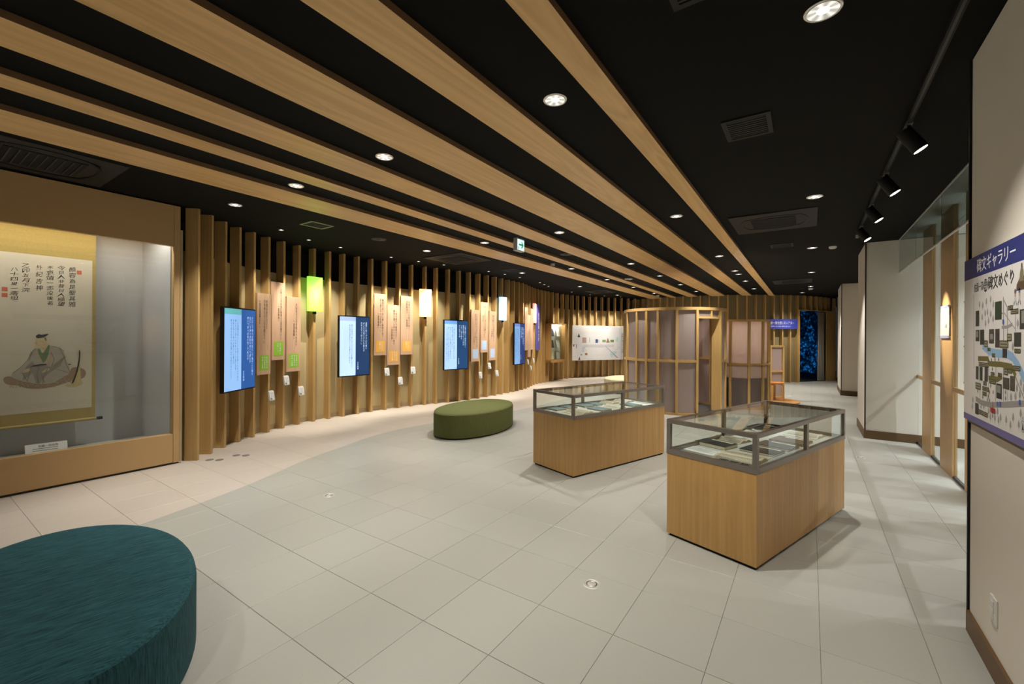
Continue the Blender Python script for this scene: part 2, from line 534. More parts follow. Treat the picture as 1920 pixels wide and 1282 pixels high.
# ================================================================== SETTING
# ---- slat-wall line (front faces of the slats), metres
S = [(-6.355, 2.302), (-6.552, 2.528), (-6.758, 2.776), (-6.944, 3.044), (-7.09, 3.314), (-7.243, 3.612), (-7.356, 3.917), (-7.448, 4.239), (-7.490, 4.55),
     (-7.490, 4.859), (-7.490, 5.165), (-7.490, 5.492), (-7.469, 5.808), (-7.436, 6.142), (-7.397, 6.48), (-7.331, 6.782), (-7.232, 7.1), (-7.149, 7.377),
     (-7.064, 7.694), (-6.992, 8.002), (-6.925, 8.30), (-6.901, 8.648), (-6.889, 8.984), (-6.892, 9.335), (-6.896, 9.641), (-6.91, 9.962), (-6.943, 10.281),
     (-6.967, 10.553), (-7.004, 10.84), (-7.083, 11.164), (-7.19, 11.502), (-7.301, 11.84), (-7.413, 12.179), (-7.47, 12.48), (-7.50, 12.76), (-7.52, 13.03),
     (-7.535, 13.31), (-7.548, 13.64), (-7.552, 14.03), (-7.545, 14.43), (-7.515, 14.75), (-7.458, 15.06), (-7.370, 15.36), (-7.245, 15.61), (-7.103, 15.855),
     (-6.955, 16.10), (-6.800, 16.36), (-6.629, 16.599), (-6.438, 16.806), (-6.245, 17.016), (-6.04, 17.24), (-5.83, 17.46)]


def tangents(P):
    T = []
    for i in range(len(P)):
        a, b = P[max(0, i - 1)], P[min(len(P) - 1, i + 1)]
        v = Vector((b[0] - a[0], b[1] - a[1], 0)).normalized()
        T.append(v)
    return T


TS = tangents(S)
NS = [Vector((t.y, -t.x, 0)) for t in TS]            # points into the room
SV = [Vector((x, y, 0)) for x, y in S]

DC = (-3.50, 21.50); DR = 4.36                       # the theatre drum
DA0, DDA = -2.0261, 0.07044

# ---- floor
mb = MB(); mb.box(-8.4, -3.0, -0.12, 6.0, 26.5, -0.004)
floor = struct('floor', mb, M_grout)
TX, TY = 0.4525, 0.4915
gx, gy = -0.400, 2.206
cells = []
for i in range(-18, 15):
    for j in range(-10, 49):
        x, y = gx + i * TX + TX / 2, gy + j * TY + TY / 2
        if -8.3 < x < 5.7 and -2.7 < y < 26.2:
            d = -math.sin(PHI) * x + math.cos(PHI) * y
            lat = math.cos(PHI) * x + math.sin(PHI) * y
            vis = d > 0.6 and abs(lat) < d * 1.22 + 0.3 and d > 1.55
            wallx = 0.75 if y < 3.3 else 1.35
            if x > wallx + .2 or x < -7.6:
                vis = False
            cells.append((d if vis else 1000 + math.hypot(x, y), x, y))
cells.sort()


def tile_mesh():
    b = MB(); g = 0.0009; c = 0.0018
    X, Y = TX / 2 - g, TY / 2 - g
    vs = []
    for (ix, iz) in ((0, -0.004), (0, -0.0015), (c, 0.0)):
        vs += [(-X + ix, -Y + ix, iz), (X - ix, -Y + ix, iz), (X - ix, Y - ix, iz), (-X + ix, Y - ix, iz)]
    fs = [(8, 9, 10, 11)]
    for k in (0, 4):
        for i in range(4):
            j = (i + 1) % 4
            fs.append((k + i, k + j, k + 4 + j, k + 4 + i))
    return vs, fs


tv, tf = tile_mesh()
tm = bpy.data.meshes.new('tile'); tm.from_pydata(tv, [], tf); tm.materials.append(M_floor); tm.update()
for d, x, y in cells[:300]:
    o = bpy.data.objects.new('tile', tm); o.location = (x, y, 0); o.parent = floor; COL.objects.link(o)
mb = MB()
for d, x, y in cells[300:]:
    mb.add([(px + x, py + y, pz) for px, py, pz in tv], tf)
o = mb.build('floor_tile_field', M_floor, floor); o['kind'] = 'stuff'

# ---- ceiling (slab follows the slight fall)
mb = MB()
x0, x1, y0, y1 = -8.6, 1.14, -3.0, 26.4
mb.hexa([(x0, y0, zc(x0)), (x1, y0, zc(x1)), (x1, y1, zc(x1)), (x0, y1, zc(x0))], [(x0, y0, 3.4), (x1, y0, 3.4), (x1, y1, 3.4), (x0, y1, 3.4)])
ceiling = struct('ceiling', mb, M_ceil)
mb = MB(); mb.box(1.14, -3.0, 3.10, 6.0, 26.4, 3.4)
struct('ceiling_outer', mb, M_outwhite)

# ---- left slat wall
HW = 2.632
mb = MB()
for i in range(len(S) - 1):
    a, b = SV[i] - NS[i] * 0.148, SV[i + 1] - NS[i + 1] * 0.148
    a2, b2 = SV[i] - NS[i] * 0.235, SV[i + 1] - NS[i + 1] * 0.235
    mb.hexa([(a.x, a.y, 0), (b.x, b.y, 0), (b2.x, b2.y, 0), (a2.x, a2.y, 0)], [(a.x, a.y, HW), (b.x, b.y, HW), (b2.x, b2.y, HW), (a2.x, a2.y, HW)])
wall_left = struct('wall_left', mb, M_wallbeige)
mb = MB()
for i in range(len(S) - 1):
    a, b = SV[i] - NS[i] * 0.140, SV[i + 1] - NS[i + 1] * 0.140
    a2, b2 = SV[i] - NS[i] * 0.155, SV[i + 1] - NS[i + 1] * 0.155
    mb.hexa([(a.x, a.y, 0), (b.x, b.y, 0), (b2.x, b2.y, 0), (a2.x, a2.y, 0)], [(a.x, a.y, .085), (b.x, b.y, .085), (b2.x, b2.y, .085), (a2.x, a2.y, .085)])
struct('baseboard_left', mb, M_beigebb)
sm = MB(); sm.box(-0.148, -0.0225, 0, 0, 0.0225, 1.0)
me = bpy.data.meshes.new('slat')
me.from_pydata(sm.v, [], sm.f); me.materials.append(M_slat); me.update()


def put_slat(p, n, z0, z1, parent):
    o = bpy.data.objects.new('slat', me)
    o.location = (p.x, p.y, z0)
    o.rotation_euler = (0, 0, math.atan2(n.y, n.x))
    o.scale = (1, 1, z1 - z0)
    o.parent = parent
    COL.objects.link(o)


for p, n, t in zip(SV, NS, TS):
    q = p - t * 0.022
    put_slat(q, n, 0, zc(p.x) - 0.004, wall_left)
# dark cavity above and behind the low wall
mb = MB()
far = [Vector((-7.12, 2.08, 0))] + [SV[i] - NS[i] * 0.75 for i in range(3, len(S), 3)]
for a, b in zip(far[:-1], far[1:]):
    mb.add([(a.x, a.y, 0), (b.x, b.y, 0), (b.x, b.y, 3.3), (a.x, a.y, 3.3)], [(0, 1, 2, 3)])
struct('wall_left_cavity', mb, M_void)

# ---- theatre drum (curved back wall with slats and a doorway)
DOOR0, DOOR1, DOORH = -0.745, -0.378, 2.565
mb = MB()
Rw = DR - 0.13
mb.arc(DC, Rw - .1, Rw, -2.62, DOOR0, 0, 3.2, 60)
mb.arc(DC, Rw - .1, Rw, DOOR0, DOOR1, DOORH, 3.2, 12)
mb.arc(DC, Rw - .1, Rw, DOOR1, 0.25, 0, 3.2, 16)
mb.arc(DC, Rw - .1, Rw, 0.25, 3.66, 0, 3.2, 60)
wall_back = struct('wall_back', mb, M_drum)
for k in range(-8, 25):
    a = DA0 + DDA * k
    n = Vector((math.cos(a), math.sin(a), 0))
    p = Vector((DC[0], DC[1], 0)) + n * DR
    z0 = 0
    if a > DOOR0:
        z0 = DOORH + 0.03
    put_slat(p, n, z0, zc(p.x) - 0.004, wall_back)
mb = MB(); mb.arc(DC, Rw - .12, DR + .01, DOOR0 - .012, DOOR0, 0, DOORH + .03, 2)
mb.arc(DC, Rw - .12, DR + .01, DOOR0, DOOR1 + .09, DOORH, DOORH + .03, 14)
door = struct('door_1', mb, M_slat)
def upright(x0, y0, x1, y1, th, z0, z1):
    d = Vector((x1 - x0, y1 - y0, 0)).normalized(); n = Vector((-d.y, d.x, 0)) * th
    m_ = MB()
    m_.hexa([(x0, y0, z0), (x1, y1, z0), (x1 + n.x, y1 + n.y, z0), (x0 + n.x, y0 + n.y, z0)], [(x0, y0, z1), (x1, y1, z1), (x1 + n.x, y1 + n.y, z1), (x0 + n.x, y0 + n.y, z1)])
    return m_


upright(.52, 19.88, .80, 20.23, .03, 0, DOORH).build('side_panel', M_slat, door)
upright(.715, 20.08, .80, 20.20, .03, DOORH + .03, 3.07).build('end_slat', M_slat, door)

# ---- right side: front wall, glazing, columns
mb = MB(); mb.box(0.722, -3.0, 0, 0.92, 3.345, 3.085)
struct('wall_right', mb, M_white)
mb = MB(); mb.box(0.707, -3.0, 0, 0.722, 3.345, 0.11)
struct('baseboard_right', mb, M_brownbb)
mb = MB(); mb.box(0.712, 3.345, 0, 0.922, 3.362, 3.085)
struct('trim_1', mb, M_blackm)
for k, (ya, yb, xb) in enumerate(((8.84, 10.09, 2.2), (15.12, 16.9, 2.2))):
    mb = MB(); mb.box(0.726, ya, 0, xb, yb, 3.09)
    c = struct('column', mb, M_white)
    mb = MB(); mb.box(0.714, ya - .012, 0, xb, yb, 0.13)
    mb.build('baseboard', M_brownbb, c)
    mb = MB(); mb.box(0.720, ya - .006, 0, 0.738, ya + .006, 3.09)
    mb.build('corner_bead', M_bronze_d, c)
mb = MB(); mb.box(1.36, 10.09, 0, 1.6, 15.12, 3.09)
struct('wall_right_recess', mb, M_white)
mb = MB(); mb.box(0.84, 16.9, 0, 1.1, 20.35, 3.09)
struct('wall_right_far', mb, M_white)
mb = MB(); mb.box(0.828, 16.9, 0, 0.84, 20.35, 0.13)
struct('baseboard_far', mb, M_brownbb)
# rear and side closures of the room behind the camera
mb = MB(); mb.box(-8.4, -3.1, 0, 0.9, -3.0, 3.2)
struct('wall_rear', mb, M_white)
mb = MB(); mb.box(-8.4, -3.0, 0, -8.3, 2.2, 3.2)
struct('wall_left_rear', mb, M_void)

mb = MB(); mb.box(1.340, 3.4, 0, 1.37, 8.84, 0.032)
window = struct('window_1', mb, M_darkgrey)
posts = [(7.895 + .03, 8.455), (6.865, 7.425), (5.83, 6.39), (4.80, 5.355), (3.77, 4.32)]
for ya, yb in posts:
    mb = MB(); mb.box(1.335, ya, 0, 1.378, yb, 3.10)
    mb.build('post', M_post, window)
edges = [8.84] + [v for ya, yb in posts for v in (yb, ya)] + [3.36]
for k in range(0, len(edges), 2):
    yb, ya = edges[k], edges[k + 1]
    mb = MB(); mb.box(1.352, ya, 0.03, 1.358, yb, 3.10)
    mb.build('pane', M_glass, window)
    mb = MB(); mb.box(1.336, ya, 0.985, 1.352, yb, 1.035)
    mb.build('handrail', M_post, window)
# room beyond the glazing
mb = MB(); mb.box(5.2, -3.0, 0, 5.3, 26.4, 3.2)
struct('wall_outer', mb, M_outwhite)
mb = MB(); mb.box(5.18, -3.0, 0, 5.2, 26.4, 0.12)
struct('baseboard_outer', mb, M_greyplastic)
mb = MB(); mb.box(0.92, 0.0, 0, 5.2, 0.1, 3.2); mb.box(2.2, 20.0, 0, 5.2, 20.1, 3.2)
struct('wall_outer_end', mb, M_outwhite)

# ================================================================== CEILING BEAMS
BEAMS = [('A', -1.118, -0.958, -.004, 'narrow ash ceiling beam nearest the track lights, alone at the right edge'),
         ('B', -1.885, -1.590, -.006, 'ash ceiling beam beside the narrow right-hand beam, second counted from the track lights'),
         ('C', -2.745, -2.300, -.0125, 'widest ash ceiling beam, third counted from the track lights'),
         ('D', -3.525, -3.195, -.013, 'ash ceiling beam just above the green exit sign, fourth counted from the track lights'),
         ('E', -4.125, -3.905, -.016, 'thin ash ceiling beam between two wider ones, fifth counted from the track lights'),
         ('F', -5.045, -4.545, -.0115, 'ash ceiling beam closest to the slat wall and wall showcase')]
for nm, xa, xb, sl, lab in BEAMS:
    mb = MB()
    ya = -2.9

    def xe(x):
        return 21.5 - math.sqrt(DR * DR - (x + 3.5) ** 2) + 0.01
    ca, cb = xa + sl * (ya), xb + sl * (ya)
    yea, yeb = xe(xa + sl * 17), xe(xb + sl * 17)
    da, db = xa + sl * yea, xb + sl * yeb
    T = 0.042
    bot = [(ca, ya, zc(ca) - T), (cb, ya, zc(cb) - T), (db, yeb, zc(db) - T), (da, yea, zc(da) - T)]
    top = [(x, y, zc(x) - 0.001) for x, y, z in bot]
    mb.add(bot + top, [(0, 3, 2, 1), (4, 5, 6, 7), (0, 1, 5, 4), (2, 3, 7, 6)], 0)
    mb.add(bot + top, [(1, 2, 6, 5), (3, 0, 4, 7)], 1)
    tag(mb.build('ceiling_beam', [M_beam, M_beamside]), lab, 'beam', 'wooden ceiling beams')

# ================================================================== WALL SHOWCASE
X0 = -6.38
t = thing('wall_showcase', (X0, 1.4, 0), 'bronze framed glazed wall showcase holding the hanging scroll', 'showcase')
mb = MB(); mb.box(X0 - .06, -2.9, 2.65, X0, 2.035, 3.145)
mb.build('header', M_bronze, t)
mb = MB(); mb.box(X0 - .09, -2.9, 0.025, X0, 2.035, 0.37)
mb.build('base_panel', M_bronze, t)
mb = MB(); mb.box(X0 - .09, -2.9, 0.0, X0 - .02, 2.1, 0.025)
mb.build('plinth', M_bronze_d, t)
mb = MB(); mb.box(X0 - .09, 2.039, 0.02, X0, 2.10, 3.145)
mb.build('side_post', M_bronze, t)
mb = MB(); mb.box(X0 - .045, -2.9, 0.37, X0 - .035, 2.036, 2.66)
mb.build('glass', M_glass, t)
XB = X0 - 0.62
mb = MB(); mb.box(XB - .03, -2.9, 0.28, XB, 1.92, 2.9)
mb.build('back_wall', M_grey, t)
mb = MB(); mb.hexa([(XB, 1.905, .28), (X0 - .09, 2.03, .28), (X0 - .09, 2.05, .28), (XB, 1.93, .28)], [(XB, 1.905, 2.9), (X0 - .09, 2.03, 2.9), (X0 - .09, 2.05, 2.9), (XB, 1.93, 2.9)])
mb.build('side_wall', M_grey, t)
mb = MB(); mb.box(XB, -2.9, 0.26, X0 - .09, 2.03, 0.29)
mb.build('case_floor', M_grey, t)
mb = MB(); mb.box(XB, -2.9, 2.9, X0 - .06, 2.03, 2.95)
mb.build('case_top', M_grey, t)
mb = MB(); mb.box(X0 - .02, 2.10, 0.02, X0 + .004, 2.125, 2.86)
mb.build('edge_strip', M_beigebb, t)
mb = MB(); mb.box(X0 - .16, -1.0, 2.87, X0 - .12, 1.95, 2.898)
mb.build('lamp_bar', emit('case_led', (1, .96, .9), 2.0), t)
ld = bpy.data.lights.new('case_lamp', 'AREA'); ld.shape = 'RECTANGLE'; ld.size = 0.06; ld.size_y = 3.0; ld.energy = 26; ld.color = (1, .96, .90)
lo = bpy.data.objects.new('case_lamp', ld); COL.objects.link(lo); lo.parent = t
lo.matrix_local = XF[t].inverted() @ (Matrix.Translation((X0 - .16, 0.45, 2.86)) @ Matrix.Rotation(math.radians(-16), 4, 'Y'))

# ---- hanging scroll
XS = -6.85
FIG = {'mat': [(0.731,1.099),(0.746,1.136),(0.801,1.132),(0.862,1.082),(0.971,1.045),(1.117,1.062),(1.218,1.127),(1.235,1.211),(1.324,1.193),(1.36,1.142),(1.342,1.069),(1.219,1.042),(1.117,1.002),(1.019,0.982),(0.9,0.993),(0.832,1.04),(0.757,1.046)],
'stand': [(1.172,1.009),(1.254,1.014),(1.283,1.245),(1.31,1.244),(1.311,1.046),(1.342,1.019),(1.271,0.976),(1.202,0.983)],
'robe': [(0.957,1.423),(0.93,1.389),(0.911,1.297),(0.873,1.23),(0.824,1.199),(0.786,1.156),(0.798,1.11),(0.869,1.07),(0.979,1.032),(1.043,1.027),(1.117,1.05),(1.184,1.105),(1.227,1.138),(1.218,1.224),(1.192,1.285),(1.175,1.382),(1.141,1.425),(1.066,1.45),(1.033,1.415),(1.009,1.363),(0.977,1.416)],
'robe_shade': [(0.892,1.229),(0.938,1.284),(0.962,1.237),(1.075,1.219),(1.183,1.334),(1.15,1.227),(1.051,1.138),(0.987,1.037),(0.963,1.051),(0.939,1.157),(0.869,1.082),(0.877,1.15)],
'inner': [(0.973,1.42),(0.979,1.376),(0.998,1.288),(1.018,1.257),(1.042,1.297),(1.062,1.385),(1.066,1.458),(1.054,1.462),(1.037,1.409),(1.008,1.354),(0.995,1.416)],
'trim': [(.958, 1.40), (.968, 1.40), (1.02, 1.25), (1.005, 1.24)],
'trim2': [(1.068, 1.445), (1.082, 1.42), (1.079, 1.26), (1.05, 1.232), (1.042, 1.25), (1.062, 1.30), (1.07, 1.385)],
'hand': [(0.884,1.201),(0.931,1.215),(0.915,1.17),(0.854,1.163)],
'hand2': [(1.002,1.165),(1.05,1.209),(1.075,1.19),(1.018,1.152)],
'face': [(0.952,1.504),(0.955,1.452),(0.968,1.428),(0.977,1.42),(1.005,1.419),(1.011,1.404),(1.037,1.409),(1.049,1.474),(1.037,1.533),(0.969,1.533)],
'hair': [(1.021,1.533),(1.037,1.539),(1.043,1.503),(1.033,1.503)],
'hat': [(0.957,1.553),(0.985,1.579),(0.999,1.564),(1.057,1.582),(1.057,1.572),(1.013,1.539),(0.969,1.53)],
'belt': [(0.933,1.236),(0.994,1.253),(1.042,1.252),(1.042,1.24),(0.994,1.235),(0.935,1.227)],
'tsuba': [(1.208,1.242),(1.231,1.242),(1.231,1.233),(1.208,1.233)],
'sword': [(1.294,1.395),(1.305,1.395),(1.307,1.33),(1.301,1.244),(1.286,1.159),(1.267,1.074),(1.247,1.017),(1.236,1.023),(1.262,1.099),(1.278,1.184),(1.291,1.269),(1.296,1.33)]}
FCOL = {'mat': (.30, .20, .14), 'stand': (.50, .40, .20), 'robe': (.40, .36, .31), 'robe_shade': (.27, .25, .22), 'inner': (.15, .21, .10), 'trim': (.45, .33, .24), 'trim2': (.45, .33, .24), 'hand': (.52, .40, .22),
        'hand2': (.52, .40, .22), 'face': (.56, .42, .24), 'hair': (.16, .13, .11), 'hat': (.015, .015, .02), 'belt': (.06, .05, .05), 'tsuba': (.03, .03, .03), 'sword': (.02, .018, .018)}
M_brocade = plain('gold_brocade', (0.36, 0.26, 0.075), 0.7, noise=0.22, nscale=60)
M_silk = plain('aged_silk', (0.56, 0.50, 0.40), 0.85, noise=0.06, nscale=5)
t = thing('hanging_scroll', (XS, 0.85, 0.58), 'hanging scroll with gold brocade border, brush writing and painted seated figure', 'scroll')
mb = MB(); mb.box(XS - .004, 0.27, 0.60, XS, 1.433, 2.86)
mb.build('mount', M_brocade, t)
mb = MB(); mb.box(XS, 0.33, 0.735, XS + .001, 1.404, 2.425)
mb.build('painting', M_silk, t)
mb = MB()
fm = []
for k, (nm, poly) in enumerate(FIG.items()):
    x = XS + 0.0016 + 0.00025 * k
    if nm in ('mat', 'robe', 'face', 'stand', 'inner', 'hand', 'hand2', 'hat', 'sword'):
        for _ in range(2):
            poly = [q for (ya, za), (yb, zb) in zip(poly, poly[1:] + poly[:1]) for q in ((ya * .75 + yb * .25, za * .75 + zb * .25), (ya * .25 + yb * .75, za * .25 + zb * .75))]
    tris = tessellate_polygon([[Vector((y, z, 0)) for y, z in poly]])
    mb.add([(x, y, z) for y, z in poly], [tuple(tr) for tr in tris], k)
    fm.append(plain('paint_' + nm, FCOL[nm], 0.85, noise=0.12, nscale=25))
# simple features: eyes, nose, beard
k = len(fm); fm.append(plain('paint_line', (.20, .14, .10), .9))
for pts in ([(.960, 1.497), (.974, 1.500), (.974, 1.497)], [(.988, 1.500), (1.006, 1.498), (1.006, 1.495)], [(.966, 1.488), (.962, 1.470), (.970, 1.470)],
            [(.972, 1.452), (.986, 1.454), (.986, 1.451)], [(.862, 1.17), (.868, 1.17), (.90, 1.08), (.896, 1.08)], [(1.10, 1.26), (1.106, 1.262), (1.16, 1.30), (1.16, 1.294)], [(1.0, 1.14), (1.005, 1.14), (1.03, 1.05), (1.025, 1.05)]):
    mb.add([(XS + .006, y, z) for y, z in pts], [tuple(range(len(pts)))], k)
for line in ([(.93, 1.389), (.905, 1.30), (.86, 1.23), (.80, 1.165)], [(.93, 1.235), (.912, 1.13), (.90, 1.07)], [(.985, 1.225), (.97, 1.12), (.985, 1.04)], [(1.05, 1.20), (1.02, 1.12), (1.012, 1.035)],
             [(1.10, 1.22), (1.15, 1.27), (1.19, 1.33)], [(1.075, 1.38), (1.10, 1.30), (1.08, 1.22)], [(1.14, 1.42), (1.175, 1.33), (1.19, 1.25), (1.225, 1.14)], [(1.12, 1.19), (1.17, 1.165), (1.22, 1.14)],
             [(.957, 1.42), (.935, 1.38), (.915, 1.30)], [(1.066, 1.45), (1.14, 1.425), (1.178, 1.38)], [(.80, 1.11), (.87, 1.07), (.98, 1.032), (1.05, 1.027)], [(1.117, 1.05), (1.184, 1.105)]):
    for (ya, za), (yb, zb) in zip(line[:-1], line[1:]):
        dd = math.hypot(yb - ya, zb - za); ny, nz2 = -(zb - za) / dd * .0022, (yb - ya) / dd * .0022
        mb.add([(XS + .0062, ya + ny, za + nz2), (XS + .0062, ya - ny, za - nz2), (XS + .0062, yb - ny, zb - nz2), (XS + .0062, yb + ny, zb + nz2)], [(0, 1, 2, 3)], k)
kk = len(fm); fm.append(plain('paint_dots', (.40, .30, .22), .9))
for _ in range(90):
    yy = rnd.uniform(.77, 1.30); zz = 1.045 + .05 * math.sin((yy - .77) * 5.5) * rnd.uniform(-.6, .9) + rnd.uniform(-.03, .03)
    mb.add([(XS + .00175, yy - .007, zz), (XS + .00175, yy, zz - .006), (XS + .00175, yy + .007, zz), (XS + .00175, yy, zz + .006)], [(0, 1, 2, 3)], kk)
mb.build('painted_figure', fm, t)
mb = MB()
Ry = Vector((0, 1, 0))
for (cols, (ya, za), (yb, zb)) in zip(TEXTS['cal'], ((1.239, 2.334), (1.152, 2.334), (1.066, 2.328), (0.985, 2.328), (0.887, 2.326), (0.807, 2.275)), ((0, 1.878), (0, 1.885), (0, 1.885), (0, 2.035), (0, 2.015), (0, 1.925))):
    n = len(cols[0])
    vtext(mb, cols, Vector((XS + .0018, ya, za)), Ry, Z, 0.060, (za - zb) / n, hand=.16)
mb.build('brush_writing', M_ink, t)
mb = MB()
for y, z in ((.741, 2.036), (.741, 1.975), (1.295, 2.275)):
    mb.add([(XS + .0018, y - .02, z - .022), (XS + .0018, y + .02, z - .022), (XS + .0018, y + .02, z + .022), (XS + .0018, y - .02, z + .022)], [(0, 1, 2, 3)])
mb.build('red_seals', plain('seal_red', (.50, .13, .08), .8, noise=.5, nscale=160), t)
mb = MB(); mb.tube((XS, 0.25, .600), (XS, 1.445, .600), 0.016, 16)
r = mb.build('roller', M_brocade, t)
mb = MB(); mb.tube((XS, 1.445, .600), (XS, 1.497, .600), 0.017, 16)
mb.build('roller_knob', M_blackm, r)
t = thing('caption_card', (-6.47, 1.0, 0.29), 'white caption card leaning inside the wall showcase below the scroll', 'card')
R_ = Vector((0.03, 0.3, 0)).normalized(); U_ = Vector((-.35, 0, .94)).normalized()
Pc = Vector((-6.475, 0.845, 0.29))
mb = MB()
nn = R_.cross(U_)
mb.add([Pc, Pc + R_ * .30, Pc + R_ * .30 + U_ * .17, Pc + U_ * .17] + [p - nn * .004 for p in (Pc, Pc + R_ * .30, Pc + R_ * .30 + U_ * .17, Pc + U_ * .17)],
       [(0, 1, 2, 3), (7, 6, 5, 4), (0, 4, 5, 1), (1, 5, 6, 2), (2, 6, 7, 3), (3, 7, 4, 0)])
mb.build('card_face', M_paper, t)
mb = MB(); htext(mb, TEXTS['card'][0], Pc + R_ * .09 + U_ * .142 + nn * .001, R_, U_, .024, .024)
for k in range(2):
    quad(mb, Pc, R_, U_, .05, .115 - .02 * k, .23, .121 - .02 * k, 1, .001, nn)
mb.build('lettering', [M_ink, M_greyink], t)

# ================================================================== THINGS ON THE SLAT WALL
M_scr_pale = [emit('screen_pale_%d' % k, c, s) for k, (c, s) in enumerate((((.25, .47, .84), .95), ((.47, .66, .95), .95), ((.40, .62, .92), .95), ((.22, .42, .78), .75)))]
M_scr_deep = [emit('screen_deep_%d' % k, c, s) for k, (c, s) in enumerate((((.008, .085, .33), .9), ((.006, .035, .115), .9), ((.005, .05, .16), .9), ((.012, .035, .16), .9)))]
M_scr_band = [emit('screen_band_%d' % k, c, s) for k, (c, s) in enumerate((((.13, .48, .50), .8), ((.36, .46, .68), .9), ((.16, .36, .80), .9), ((.16, .25, .62), .8)))]
M_scr_white = emit('screen_text_white', (.55, .72, .95), 0.9)
M_scr_dark = emit('screen_text_dark', (.02, .05, .12), 0.6)


def wallframe(xl, yl, xr, yr):
    a, b = Vector((xl, yl, 0)), Vector((xr, yr, 0))
    R = (b - a)
    w = R.length
    R.normalize()
    N = Vector((R.y, -R.x, 0))
    return a, R, N, w


def slab(mb, a, R, N, w, z0, z1, d0, d1, m=0, u0=0.0, u1=None):
    u1 = w if u1 is None else u1
    p = [a + R * u0 + N * d0, a + R * u0 + N * d1, a + R * u1 + N * d1, a + R * u1 + N * d0]
    # order so that it runs counter-clockwise seen from above
    mb.hexa([(q.x, q.y, z0) for q in p], [(q.x, q.y, z1) for q in p], m)


SCREENS = [(-6.535, 2.648, -6.953, 3.251, 's1', 's1b', 'upright screen of sky blue text with green band, closest to the wall showcase'),
           (-7.387, 4.967, -7.389, 5.663, 's2', 's2b', 'upright screen half white half navy, between the lime lantern and cream lantern'),
           (-7.031, 7.470, -6.863, 8.130, 's3', 's3b', 'upright screen of pale blue text behind the green bench'),
           (-6.828, 10.095, -6.896, 10.744, 's3', 's3b', 'smallest looking upright screen of muted blue, beside the far wall cabinet')]
for k, (xl, yl, xr, yr, tx, txb, lab) in enumerate(SCREENS):
    a, R, N, w = wallframe(xl, yl, xr, yr)
    c = a + R * (w / 2)
    t = thing('wall_screen', (c.x, c.y, .78), lab, 'screen', 'text screens on the slat wall')
    mb = MB(); slab(mb, a, R, N, w, .780, 1.965, -.055, 0)
    mb.build('housing', M_blackm, t, bevel=.004)
    mb = MB(); e = .012
    quad(mb, a, R, Z, e, .80, w * .525, 1.945, 0, .001, N)
    quad(mb, a, R, Z, w * .525, .80, w - e, 1.945, 1, .001, N)
    quad(mb, a, R, Z, e, 1.865, w * .525, 1.945, 2, .0016, N)
    mb.build('display', [M_scr_pale[k], M_scr_deep[k], M_scr_band[k]], t)
    mb = MB()
    P = a + N * .003
    cs = TEXTS[tx]
    nch = max(len(s) for s in cs)
    vtext(mb, cs, P + R * (w - .085) + Z * 1.85, R, Z, .036, min(.050, .88 / nch), 1.55, 0)
    vtext(mb, ['言志晩録'], P + R * (w * .60) + Z * 1.06, R, Z, .03, .038, 1.5, 0)
    cs = TEXTS[txb]
    nch = max(len(s) for s in cs)
    vtext(mb, cs, P + R * (w * .525 - .085) + Z * 1.80, R, Z, .028, min(.040, .90 / nch), 1.75, 1)
    mb.build('screen_text', [M_scr_white, M_scr_dark], t)

BOARDS = [(-7.059, 3.321, -7.204, 3.603, 0), (-7.214, 3.622, -7.315, 3.894, 1), (-7.326, 3.922, -7.412, 4.223, 0),
          (-7.439, 5.806, -7.409, 6.109, 1), (-7.408, 6.126, -7.371, 6.443, 0), (-7.370, 6.455, -7.306, 6.752, 1),
          (-6.885, 8.271, -6.873, 8.587, 0), (-6.872, 8.624, -6.862, 8.913, 1), (-6.859, 8.972, -6.866, 9.267, 0),
          (-6.967, 10.835, -7.047, 11.144, 1), (-7.048, 11.149, -7.151, 11.478, 0), (-7.151, 11.478, -7.254, 11.795, 1)]
GN = ['lime-labelled', 'orange-labelled', 'pale-blue-labelled', 'salmon']
GS = ['beside the first screen', 'left of the cream lantern', 'behind the green bench', 'beside the violet sign']
PL = ['first of the trio %s', 'middle of the trio %s', 'last of the trio %s']
LABM = [M_lime, M_orange, M_skyp, M_board]
CARDH = [(-7.159, 3.514, -7.241, 3.693), (-7.291, 3.828, -7.347, 3.994), (-7.390, 4.146, -7.427, 4.304), (-7.416, 6.039, -7.400, 6.190), (-7.379, 6.374, -7.357, 6.521),
         (-7.321, 6.688, -7.285, 6.827), (-6.875, 8.532, -6.869, 8.697), (-6.863, 8.875, -6.861, 9.061), (-6.865, 9.230, -6.868, 9.389), (-7.02, 11.05, -7.07, 11.21), (-7.12, 11.38, -7.17, 11.54), (-7.22, 11.70, -7.27, 11.86)]
